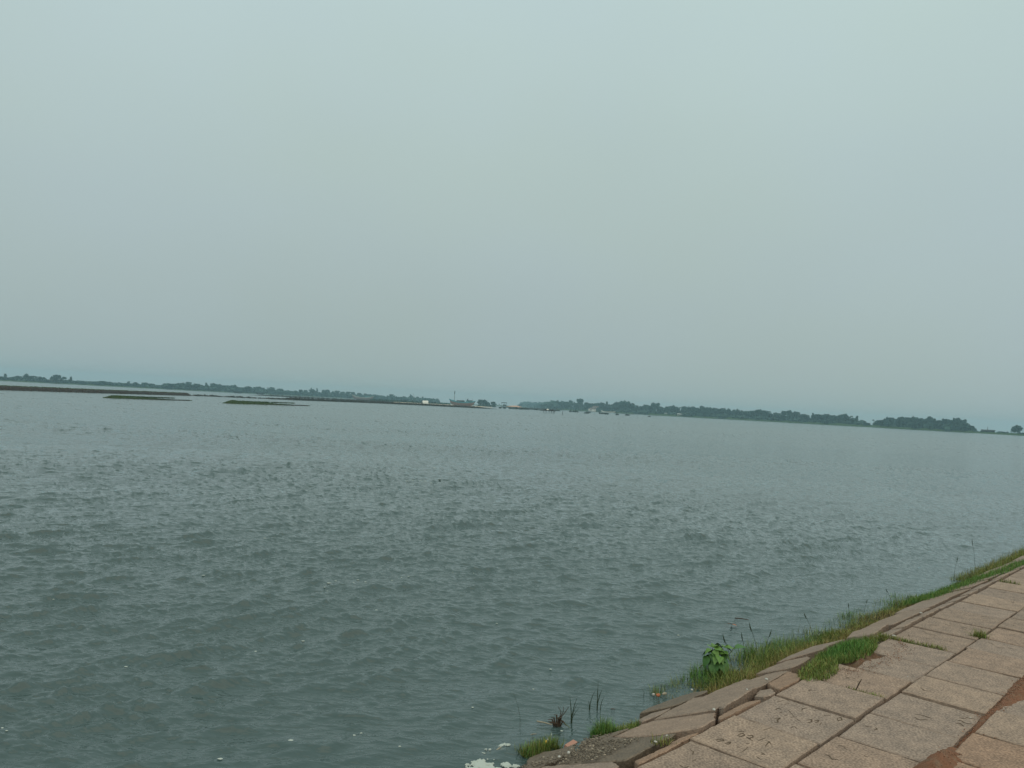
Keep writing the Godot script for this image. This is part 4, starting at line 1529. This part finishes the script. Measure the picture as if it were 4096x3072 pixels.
func grass_color(green: float) -> Color:
	# green 1: fresh, 0: dry and straw brown
	var dry := Color(0.20, 0.145, 0.060)
	var olive := Color(0.125, 0.145, 0.036)
	var fresh := Color(0.060, 0.145, 0.030)
	var g := clampf(green + rng.randf_range(-0.3, 0.3), 0.0, 1.0)
	var c := dry.lerp(olive, clampf(g * 2.0, 0, 1)).lerp(fresh, clampf(g * 2.0 - 1.0, 0, 1))
	return c * rng.randf_range(0.8, 1.85)


func build_grass() -> void:
	var spots := []
	# strip between the water and the slabs
	var inner := [4.5, -2.66, 4.7, -2.50, 4.85, -2.40, 5.0, -2.36, 5.25, -2.40, 5.6, -2.45, 5.95, -2.42, 6.2, -2.32, 6.5, -2.38, 7.0, -2.40, 7.6, -2.38, 8.4, -2.42, 9.0, -2.38]
	for i in 24000:
		var s := 4.45 + 4.7 * pow(rng.randf(), 1.15)
		var t_in := along(inner, s)
		var t := rng.randf_range(-2.86, t_in)
		var n := rough.get_noise_2d(s * 1.6, t * 1.6 + 3.0)
		var edge := clampf((t_in - t) / maxf(t_in + 2.80, 0.02), 0.0, 1.0)      # 0 at the slabs, 1 at the water
		if rng.randf() > 0.80 + n * 1.8:
			continue
		var bush := clampf(0.55 + 1.3 * rough.get_noise_1d(s * 1.1 + 11.0), 0.2, 1.3)
		bush = maxf(bush, 1.25 * lump(s, 0.0, 5.75, 0.0, 0.55, 1.0) + 0.1)
		bush *= 1.0 - 0.4 * clampf((s - 6.3) / 0.8, 0.0, 1.0)
		var h := (0.030 + 0.066 * edge) * (0.45 + 0.75 * bush) * rng.randf_range(0.6, 1.35)
		spots.append([s, t, h, grass_color(0.08 + 0.62 * edge + 0.55 * n)])
	grass_at("shore_grass", "long strip of mixed green and straw grass between water and broken slabs", spots, 0.85)
	spots = []
	for i in 4200:
		var a := rng.randf() * TAU
		var r := sqrt(rng.randf())
		var s := 5.52 + 0.42 * r * cos(a) + 0.0 * r
		var t := -2.02 + 0.165 * r * sin(a) - 0.03 * cos(a)
		if rough.get_noise_2d(s * 4.0, t * 4.0) < -0.28 * r + -0.1:
			continue
		spots.append([s, t, (0.085 - 0.045 * r) * rng.randf_range(0.6, 1.4), grass_color(1.05 - 0.45 * r * r), maxf(soil_y(s, t), plane_y(t) - 0.01)])
	grass_at("grass_tussock", "bright green grass tussock growing through the paving gap", spots, 0.6)
	spots = []
	for i in 1300:
		var a := rng.randf() * TAU
		var r := sqrt(rng.randf())
		var s := 4.86 + 0.26 * r * cos(a)
		var t := -1.93 + 0.09 * r * sin(a) - 0.02 * cos(a)
		spots.append([s, t, 0.036 * rng.randf_range(0.5, 1.4), grass_color(0.55), PAVE - 0.012])
	grass_at("creeping_grass", "thin yellowish grass creeping from the tussock along the first joint", spots, 0.8)
	spots = []
	for i in 1000:
		var a := rng.randf() * TAU
		var r := sqrt(rng.randf())
		spots.append([3.66 + 0.085 * r * cos(a), -2.63 + 0.06 * r * sin(a), 0.095 * (1.1 - 0.6 * r) * rng.randf_range(0.5, 1.4), grass_color(0.85)])
	grass_at("grass_tuft", "leafy green grass tuft at the waterline below the reeds", spots, 0.7)
	spots = []
	for i in 900:
		var s := rng.randf_range(3.66, 3.98)
		var t := -2.60 + (s - 3.66) * 0.32 + rng.randf_range(-0.07, 0.045)
		spots.append([s, t, 0.032 * rng.randf_range(0.5, 1.5), grass_color(0.6)])
	grass_at("creeping_grass", "low creeping grass trailing right from the leafy tuft", spots, 1.0)
	spots = []
	for i in 800:
		var f := rng.randf()
		var s := 3.13 + 0.24 * f
		var t := -2.755 + 0.04 * f + rng.randfn() * 0.022
		spots.append([s, t, 0.062 * rng.randf_range(0.4, 1.4), grass_color(0.62), -0.015])
	grass_at("grass_tuft", "thin half drowned grass tuft by the foam at the bottom", spots, 0.6)
	spots = []
	for i in 5200:
		var s := rng.randf_range(8.4, 11.4)
		var c := lerpf(-2.46, -2.10, clampf((s - 8.4) / 2.4, 0.0, 1.0))
		var t := c + rng.randfn() * 0.075
		spots.append([s, t, 0.050 * rng.randf_range(0.5, 1.4), grass_color(0.85), plane_y(t) - 0.01])
	grass_at("shore_grass", "bright green grass band crossing the edge slabs toward the paving", spots, 0.6)
	spots = []
	for i in 6000:
		var s := rng.randf_range(10.6, 15.5)
		var t := rng.randf_range(-2.80, -2.38)
		spots.append([s, t, 0.070 * rng.randf_range(0.4, 1.4), grass_color(0.42 + 0.2 * rough.get_noise_1d(s * 2.0))])
	grass_at("shore_grass", "dark brownish grass at the water's edge in the upper right", spots, 0.6)
	# weeds in the paving joints
	var joints := [[4.70, -1.70, 4.71, -1.52, 170, 0.022, "sparse weeds in the joint with the small black twig"], [6.06, -1.90, 6.08, -1.56, 420, 0.026, "ragged weeds along the joint right of the tussock"], [6.64, -1.52, 6.70, -1.47, 260, 0.045, "small olive weed where two joints meet far up the paving"], [9.28, -1.9, 9.3, -1.75, 160, 0.035, "weed sprig in a joint near the right edge"], [5.80, -2.0, 6.06, -1.93, 380, 0.04, "straggling grass between the tussock and the chipped slab"], [3.2, -2.02, 3.25, -1.96, 60, 0.03, "tiny weeds in the wide crack at the bottom"]]
	for j in joints:
		spots = []
		for i in j[4]:
			var f := rng.randf()
			spots.append([lerpf(j[0], j[2], f) + rng.randfn() * 0.012, lerpf(j[1], j[3], f) + rng.randfn() * 0.014, j[5] * rng.randf_range(0.4, 1.5), grass_color(0.45), PAVE - 0.015])
		grass_at("joint_weeds", j[6], spots, 0.9)
	# tall seed stalks above the strip
	var k := 0
	for q in [[5.75, 0.28], [5.82, 0.22], [5.55, 0.24], [5.35, 0.26], [5.30, 0.18], [6.75, 0.20], [7.55, 0.17], [7.9, 0.16], [8.7, 0.15], [10.9, 0.26], [11.9, 0.40]]:
		var st := tool()
		var lean := rng.randf_range(-0.06, 0.10)
		tube(st, [Vector3.ZERO, Vector3(-lean * 0.4, q[1] * 0.5, 0), Vector3(-lean, q[1], 0)], [0.0022, 0.0018, 0.0012], 4)
		tube(st, [Vector3(-lean * 0.75, q[1] * 0.74, 0), Vector3(-lean * 0.88, q[1] * 0.86, 0), Vector3(-lean, q[1], 0)], [0.002, 0.0045, 0.001], 5)
		var o := put("seed_stalk", done(st), M.reed)
		o.position = P(q[0], -2.74, -0.01)
		tag(o, "dark thin seed stalk rising from the shore grass over the water", "grass stalk", "seed stalks along the shore grass")
		k += 1


func leaf_shape(length: float, width: float, droop: float) -> ArrayMesh:
	var st := tool()
	st.set_smooth_group(1)
	var rows := []
	for i in 8:
		var f := i / 7.0
		var w := width * 0.5 * sin(PI * pow(f, 0.62)) * (1.0 - 0.12 * f) + 0.0004
		var x := length * f
		var y := -droop * length * f * f
		rows.append([Vector3(x, y + w * 0.25, -w), Vector3(x, y, 0), Vector3(x, y + w * 0.25, w)])
	for i in 7:
		for k in 2:
			quad(st, rows[i][k], rows[i][k + 1], rows[i + 1][k + 1], rows[i + 1][k])
	return done(st)


func build_plants() -> void:
	# broad-leaved plant at the water's edge
	var at := P(5.12, -2.745, -0.02)
	var p := thing("broad_leaf_plant", at, "leafy plant with broad heart shaped leaves at the water's edge", "plant")
	var st := tool()
	var tops := [Vector3(-0.035, 0.20, 0.0), Vector3(0.045, 0.20, -0.02), Vector3(0.0, 0.17, 0.04)]
	for q in tops:
		tube(st, [Vector3(0, -0.05, 0), q * 0.55 + Vector3(0.006, 0, 0), q], [0.0055, 0.004, 0.003], 5)
	tube(st, [Vector3(0.01, 0.05, 0), Vector3(0.08, 0.16, 0), Vector3(0.125, 0.215, -0.01)], [0.003, 0.0025, 0.002], 5)
	put("stem", done(st), M.stem, p)
	var shapes := [leaf_shape(0.068, 0.060, 0.45), leaf_shape(0.054, 0.046, 0.6), leaf_shape(0.086, 0.076, 0.3)]
	var leaves := []
	for k in 84:
		var top: Vector3 = tops[k % 3]
		var low := rng.randf()
		var root: Vector3 = top * lerpf(0.30, 1.02, 1.0 - low * low)
		var a := k * 2.4
		leaves.append([root + Vector3(cos(a), 0, sin(a)) * 0.012, a, lerpf(0.30, -0.95, low), k % 2, low < 0.4])
	leaves.append([Vector3(-0.03, 0.115, 0.05), 1.9, -0.75, 2, false])
	leaves.append([Vector3(0.02, 0.125, 0.06), 1.2, -0.65, 2, false])
	leaves.append([Vector3(-0.06, 0.15, 0.02), 2.9, -0.9, 2, false])
	leaves.append([Vector3(0.115, 0.20, -0.01), 0.5, 0.55, 2, false])
	p.scale = Vector3(1.0, 1.05, 1.0)
	for l in leaves:
		var o := put("leaf", shapes[l[3]], M.young_leaf if l[4] else M.leaf, p)
		o.transform = Transform3D(Basis(Vector3.UP, -float(l[1])) * Basis(Vector3.BACK, float(l[2])) * Basis(Vector3.RIGHT, rng.randf_range(-0.5, 0.5)), l[0])
	# reeds standing in the water
	var reeds := [
		[Vector3(0.442, 0, -4.632), [[-0.018, 0.165, 0.006], [0.028, 0.160, 0.006], [0.045, 0.10, 0.005], [0.035, 0.13, 0.004]], "forked reed clump, the leftmost of the reeds in the water"],
		[Vector3(0.570, 0, -4.869), [[0.034, 0.125, 0.005], [-0.010, 0.055, 0.005]], "short two bladed reed, middle of the reeds in the water"],
		[Vector3(0.615, 0, -4.867), [[-0.002, 0.172, 0.006], [0.026, 0.130, 0.007]], "tallest reed standing in the water left of the bank"],
		[Vector3(0.634, 0, -4.862), [[0.020, 0.088, 0.005]], "single thin reed just right of the tallest reed"],
		[Vector3(0.15, 0, -4.52), [[-0.05, 0.20, 0.002]], "hair thin bent stem in the water left of the sticks"]]
	for r in reeds:
		var base: Vector3 = r[0]
		var o := thing("reed", base, r[2], "reed")
		for b in r[1]:
			st = tool()
			var tip := Vector3(b[0], b[1], 0.01)
			ribbon(st, [Vector3(0, -0.08, 0), Vector3(tip.x * 0.1, tip.y * 0.3, 0), Vector3(tip.x * 0.45, tip.y * 0.65, 0), tip], [b[2], b[2], b[2] * 0.85, 0.0008], Vector3(0.9, 0, -0.44))
			put("blade", done(st), M.reed, o)
	# thin drowned grass tips near the scraps
	for k in 7:
		st = tool()
		var hh := rng.randf_range(0.03, 0.07)
		ribbon(st, [Vector3(0, -0.04, 0), Vector3(0.004, hh * 0.5, 0), Vector3(rng.randf_range(-0.02, 0.02), hh, 0)], [0.003, 0.0025, 0.0006], Vector3(1, 0, 0))
		var o := put("drowned_blade", done(st), M.reed)
		o.position = P(4.36 + 0.05 * k + rng.randf() * 0.03, -2.80 - rng.randf() * 0.05, 0.0)
		tag(o, "thin dark blade poking from the shallows by the coloured scraps", "grass blade", "blades in the shallows")


# ---------------------------------------------------------------- small things

func pebble(size: Vector3) -> ArrayMesh:
	var st := tool()
	st.set_smooth_group(1)
	var rings := []
	for j in 5:
		var f := -PI / 2 + PI * j / 4.0
		var ring := []
		for k in 8:
			var a := TAU * k / 8.0
			var r := cos(f) * rng.randf_range(0.85, 1.15)
			ring.append(Vector3(cos(a) * r * size.x, sin(f) * size.y, sin(a) * r * size.z) * 0.5)
		rings.append(ring)
	for j in 4:
		for k in 8:
			quad(st, rings[j][k], rings[j + 1][k], rings[j + 1][(k + 1) % 8], rings[j][(k + 1) % 8])
	return done(st)


func lay(called: String, mesh: Mesh, m: Material, at: Vector3, turn: float, label: String, category: String, group := "") -> MeshInstance3D:
	var o := put(called, mesh, m)
	o.position = at
	o.rotation.y = turn
	tag(o, label, category, group)
	return o


func build_debris() -> void:
	# tangle of dead roots
	var t := thing("root_tangle", Vector3(0.358, 0.0, -4.60), "dark tangle of dead roots sticking out of the water below the reeds", "driftwood")
	for k in 13:
		var st := tool()
		var a := rng.randf() * TAU
		var r := rng.randf_range(0.02, 0.07)
		var up := rng.randf_range(0.01, 0.065)
		tube(st, [Vector3(cos(a) * r * 0.2, -0.02, sin(a) * 0.01), Vector3(cos(a) * r * 0.5, up, sin(a) * r * 0.4), Vector3(cos(a + 0.6) * r, up * rng.randf_range(0.1, 1.2), sin(a + 0.6) * r * 0.6)], [0.006, 0.0045, 0.002], 5)
		put("root", done(st), M.dead_twig, t)
	for k in 3:
		var st := tool()
		var x := 0.02 + 0.012 * k
		tube(st, [Vector3(0.01, 0.03, 0), Vector3(x, 0.075, 0.0), Vector3(x + 0.018 * (k - 1), 0.105, 0.0)], [0.003, 0.0022, 0.0012], 4)
		put("shoot", done(st), M.dead_twig, t)
	var sticks := [
		[Vector3(0.244, 0.010, -4.612), Vector3(0.329, 0.006, -4.585), 0.0042, "pale_twig", "pale floating stick touching the left of the root tangle"],
		[Vector3(0.364, 0.02, -4.643), Vector3(0.43, 0.004, -4.556), 0.0026, "stem", "thin greenish stick lying across the root tangle"],
		[Vector3(0.70, 0.006, -4.87), Vector3(0.725, 0.006, -4.87), 0.003, "dead_twig", "short dark stick floating right of the reeds"],
		[Vector3(1.43, 0.012, -5.72), Vector3(1.56, 0.06, -5.85), 0.004, "dead_twig", "dark crooked twig in the water left of the leafy plant"],
		[Vector3(2.10, 0.01, -7.20), Vector3(2.20, 0.02, -7.12), 0.005, "dead_twig", "dark twig drifting off the shore grass"],
		[Vector3(0.20, 0.005, -4.43), Vector3(0.235, 0.012, -4.43), 0.0024, "pale_twig", "tiny pale straw floating above the drowned tuft"],
		[Vector3(0.02, 0.005, -4.21), Vector3(0.045, 0.006, -4.25), 0.0045, "pale_twig", "stubby pale reed piece floating by the foam"]]
	for s in sticks:
		var st := tool()
		var a: Vector3 = s[0]
		var b: Vector3 = s[1]
		var mid := (a + b) * 0.5 + Vector3(0, 0.004, 0.004)
		tube(st, [Vector3.ZERO, mid - a, b - a], [s[2], s[2] * 0.9, s[2] * 0.6], 6)
		var o := put("stick", done(st), M[s[3]])
		o.position = a
		tag(o, s[4], "stick")
	var st := tool()
	tube(st, [Vector3(0, -0.01, 0), Vector3(0.02, 0.035, 0), Vector3(0.034, 0.062, 0.0)], [0.003, 0.004, 0.002], 5)
	var tw := put("twig", done(st), M.dead_twig)
	tw.position = P(4.705, -1.66, PAVE)
	tag(tw, "small black twig standing in the paving joint", "twig")
	# drifting leaf bundle
	var d := thing("leaf_bundle", Vector3(1.993, 0.01, -6.926), "dark dead leaf bundle floating off the leafy plant", "leaf")
	for k in 5:
		var o := put("leaf", leaf_shape(0.06, 0.022, 0.3), M.dead_twig if k < 4 else M.red_scrap, d)
		o.transform = Transform3D(Basis(Vector3.UP, k * 1.3) * Basis(Vector3.BACK, rng.randf_range(0.0, 0.5)), Vector3(0, 0.012, 0))
	# brick and scraps
	lay("brick_piece", chipped_brick(), M.brick, P(3.345, -2.605, 0.050), 0.0, "pinkish broken brick lying by the water at the bottom", "brick").basis = Basis(Vector3.UP, deg_to_rad(90.0 - BANK_AZ) + 0.15) * Basis(Vector3.RIGHT, 0.35)
	lay("yellow_scrap", pebble(Vector3(0.012, 0.02, 0.01)), M.yellow, P(3.30, -2.735, 0.035), 0.4, "tiny yellow scrap caught in the drowned tuft", "litter")
	lay("white_scrap", pebble(Vector3(0.014, 0.014, 0.008)), M.shell, P(3.325, -2.745, 0.035), 0.9, "tiny white scrap beside the yellow one in the tuft", "litter")
	lay("red_scrap", pebble(Vector3(0.03, 0.022, 0.02)), M.red_scrap, P(4.42, -2.765, 0.02), 0.3, "red scrap of litter at the waterline below the shore grass", "litter")
	lay("cream_scrap", pebble(Vector3(0.045, 0.018, 0.02)), M.pale_twig, P(4.47, -2.75, 0.022), 0.7, "cream scrap of litter right of the red scrap", "litter")
	lay("white_scrap", pebble(Vector3(0.02, 0.02, 0.016)), M.shell, P(4.38, -2.775, 0.03), 0.1, "white scrap of litter left of the red scrap", "litter")
	# shells and chips on the slabs
	var chips := [4.52, -2.60, 0.024, "on the wet slab below the shore grass"]
	var named := [[4.52, -2.585, 0.026, "white shell on the wet slab under the shore grass"], [3.17, -1.985, 0.022, "white shell in the crack, the lower of two"], [3.28, -1.995, 0.018, "white shell in the crack, the upper of two"], [3.07, -2.40, 0.030, "long white chip at the end of the bottom crack"], [3.00, -2.40, 0.026, "pale chip at the lower end of the bottom crack"], [3.80, -2.04, 0.030, "white lump on the broken corner of the raised slab"], [4.30, -2.11, 0.020, "pale chip on the tip of the raised slab"], [4.585, -2.13, 0.034, "white lump where four broken slabs meet"], [7.02, -1.99, 0.030, "white pebble at the edge where the paving begins to curve"], [6.10, -1.90, 0.040, "white mortar lump on the chipped corner slab"], [5.19, -1.53, 0.012, "small pale pebble near a joint of the paving"], [4.75, -1.09, 0.012, "pale pebble on the paving near the red sand"]]
	for c in named:
		var s: float = c[0]
		var tt: float = c[1]
		lay("shell_chip", pebble(Vector3(c[2], c[2] * 0.45, c[2] * 0.65) * 0.85), M.shell, P(s, tt, maxf(plane_y(tt), 0.0) + (0.035 if tt < EDGE_T else 0.008)), rng.randf() * 3.0, c[3], "shell")
	# grit: the pebbly skin of the wet slabs and litter on the sand
	var mm := MultiMesh.new()
	mm.transform_format = MultiMesh.TRANSFORM_3D
	mm.use_colors = true
	mm.mesh = pebble(Vector3(1, 0.55, 0.7))
	mm.instance_count = 3600
	for i in 3600:
		var s := rng.randf_range(2.95, 3.55)
		var red := false
		var tt := rng.randf_range(-2.62, -2.18)
		var y := plane_y(tt) + 0.007 + 0.014 * clampf((tt + 2.61) / 0.57, 0.0, 1.0)
		if s > 3.38 and tt > -2.46:
			s -= 0.35
		if i > 3300:
			red = true
			var a := rng.randf() * TAU
			s = 5.5 + 0.5 * cos(a) + rng.randfn() * 0.05
			tt = -1.86 + 0.13 * absf(sin(a)) + rng.randfn() * 0.03
			y = PAVE + 0.003
		elif i > 1000:
			red = true
			s = rng.randf_range(3.2, 9.0)
			tt = -1.045 + rng.randfn() * 0.03 + (absf(rng.randfn()) * 0.22 * clampf(1.2 - absf(s - 3.75), 0.0, 1.0))
			y = maxf(soil_y(s, tt), PAVE) + 0.002
		elif i > 920:
			s = 3.7 + rng.randfn() * 0.45
			tt = -1.0 + absf(rng.randfn()) * 0.22
			y = PAVE + 0.004
			if tt > -1.03 and tt < -0.9:
				y = maxf(soil_y(s, tt), PAVE) + 0.001
		var k := rng.randf_range(0.004, 0.015) if i <= 920 else rng.randf_range(0.003, 0.009)
		mm.set_instance_transform(i, Transform3D(Basis(Vector3.UP, rng.randf() * TAU).scaled(Vector3(k, k, k)), P(s, tt, y)))
		var g := rng.randf_range(0.16, 0.36) if rng.randf() < 0.94 else 0.55
		mm.set_instance_color(i, Color(g, g * 0.84, g * 0.66) if not red else Color(g * 1.25, g * 0.66, g * 0.42))
	var o := MultiMeshInstance3D.new()
	o.multimesh = mm
	o.material_override = M.soil
	o.name = "gravel"
	add_child(o, true)
	tag(o, "fine gravel and grit on the wet slabs and the red sand", "gravel", "", "stuff")


func chipped_brick() -> ArrayMesh:
	var st := tool()
	box(st, Vector3.ZERO, Vector3(0.088, 0.016, 0.026))
	box(st, Vector3(0.044, -0.002, 0.001), Vector3(0.02, 0.011, 0.02), Basis(Vector3.UP, 0.5))
	return done(st)


# ---------------------------------------------------------------- foam

func fleck_mesh() -> ArrayMesh:
	var st := tool()
	st.set_smooth_group(1)
	var n := 9
	var rim := []
	var mid := []
	for k in n:
		var a := TAU * k / n
		var r := rng.randf_range(0.65, 1.15)
		rim.append(Vector3(cos(a) * r * 0.5, 0, sin(a) * r * 0.36))
		mid.append(Vector3(cos(a) * r * 0.28, 0.16, sin(a) * r * 0.2))
	for k in n:
		var j := (k + 1) % n
		quad(st, rim[k], mid[k], mid[j], rim[j])
		tri(st, Vector3(0, 0.2, 0), mid[j], mid[k])
	return done(st)


const FLECKS := [-1.66, -7.76, 0.055, -1.44, -7.85, 0.030, -1.42, -7.98, 0.035, -1.05, -6.86, 0.030, -1.44, -5.96, 0.035, -1.69, -5.64, 0.025, -2.38, -5.19, 0.030, -3.34, -7.03, 0.060, -1.05, -4.21, 0.034, -1.32, -3.94, 0.034, -0.74, -4.31, 0.022, -0.71, -4.35, 0.020, -0.13, -4.76, 0.022, -0.02, -6.67, 0.024, 0.37, -5.57, 0.026, -2.43, -11.22, 0.050, -0.48, -4.18, 0.020, -1.33, -7.90, 0.032, -1.62, -7.88, 0.026, -1.61, -7.48, 0.022, -1.65, -7.54, 0.024, -1.09, -8.02, 0.024, -1.01, -8.14, 0.022, -0.95, -8.21, 0.028, -0.52, -8.53, 0.022, -0.30, -8.56, 0.020, -0.22, -8.81, 0.024, -1.14, -22.57, 0.10, -1.47, -20.42, 0.12, -1.98, -21.76, 0.12, -2.97, -10.01, 0.045, 2.47, -21.47, 0.11, -3.49, -6.82, 0.040, -2.87, -7.76, 0.040, -2.49, -4.11, 0.020, -2.45, -4.08, 0.018, -3.65, -6.59, 0.026, 1.47, -6.60, 0.030, 0.24, -5.17, 0.018, 0.38, -4.52, 0.024, 0.08, -4.27, 0.036, -0.05, -4.18, 0.014, -0.04, -4.17, 0.016, 0.01, -4.09, 0.011, 0.32, -4.46, 0.012, -2.20, -17.69, 0.09, -2.10, -17.94, 0.10, -2.04, -18.06, 0.12, -1.94, -18.00, 0.09, -1.82, -17.91, 0.10, -1.65, -18.32, 0.09, -1.72, -17.03, 0.08, -1.97, -17.63, 0.09, -1.55, -18.46, 0.10, -1.66, -17.61, 0.08]

func build_foam() -> void:
	var shapes := []
	for k in 5:
		shapes.append(fleck_mesh())
	for i in FLECKS.size() / 3:
		var x: float = FLECKS[i * 3]
		var z: float = FLECKS[i * 3 + 1]
		var k: float = FLECKS[i * 3 + 2] * 0.85
		var y := ripple(x, z).x
		var o := put("foam_fleck", shapes[i % 5], M.foam)
		o.transform = Transform3D(Basis(Vector3.UP, rng.randf_range(-0.5, 0.5)) * Basis.from_scale(Vector3(k, 0.012, k)), Vector3(x, y + 0.002, z))
		var where: Array = ["small white foam fleck on the near water toward the bank", "foam flecks on the near water"]
		if z < -15.0:
			where = ["tiny white fleck in the loose drift of foam far out on the river", "foam drift far out"]
		elif z < -7.3 and x > -2.0:
			where = ["white fleck in the short line of foam at middle distance", "foam line at middle distance"]
		elif x < -2.2:
			where = ["lone white foam fleck on the left part of the water", "foam flecks on the left water"]
		tag(o, where[0], "foam", where[1])
	foam_patch([Vector3(-0.055, 0, -4.04), Vector3(-0.01, 0, -4.00), Vector3(-0.09, 0, -3.985)], [0.058, 0.045, 0.05], "thick white foam patch at the bottom against the bank")
	foam_patch([Vector3(0.075, 0, -4.055), Vector3(0.12, 0, -4.06), Vector3(0.03, 0, -4.0)], [0.03, 0.022, 0.03], "ragged thin foam right of the thick patch")
	foam_patch([Vector3(0.05, 0, -4.265), Vector3(0.075, 0, -4.25)], [0.024, 0.018], "small ragged foam island left of the drowned tuft")
	foam_patch([Vector3(-0.035, 0, -4.22), Vector3(-0.015, 0, -4.215)], [0.011, 0.008], "small foam blob left of the foam island")


func foam_patch(centres: Array, radii: Array, label: String) -> void:
	var lo := Vector2(9, 9)
	var hi := Vector2(-9, -9)
	for i in centres.size():
		lo = lo.min(Vector2(centres[i].x - radii[i] * 1.5, centres[i].z - radii[i] * 1.5))
		hi = hi.max(Vector2(centres[i].x + radii[i] * 1.5, centres[i].z + radii[i] * 1.5))
	var step := 0.0035
	var nx := int((hi.x - lo.x) / step)
	var nz := int((hi.y - lo.y) / step)
	var v := []
	var f := PackedFloat32Array()
	for j in nz + 1:
		for i in nx + 1:
			var x := lo.x + i * step
			var z := lo.y + j * step
			var d := -9.0
			for c in centres.size():
				d = maxf(d, 1.0 - Vector2(x - centres[c].x, (z - centres[c].z) * 1.15).length() / radii[c])
			d += 0.75 * rough.get_noise_2d(x * 24.0, z * 24.0) + 0.35 * rough.get_noise_2d(x * 70.0, z * 70.0) - 0.08
			f.append(d)
			v.append(Vector3(x, ripple(x, z).x + 0.0015 + clampf(d, 0.0, 0.25) * 0.03 + 0.002 * rough.get_noise_2d(x * 90, z * 90), z))
	var st := tool()
	st.set_smooth_group(1)
	for j in nz:
		for i in nx:
			var a := j * (nx + 1) + i
			if f[a] + f[a + 1] + f[a + nx + 1] + f[a + nx + 2] > 0.0:
				quad(st, v[a], v[a + nx + 1], v[a + nx + 2], v[a + 1])
	var o := put("foam_patch", done(st), M.foam)
	tag(o, label, "foam")
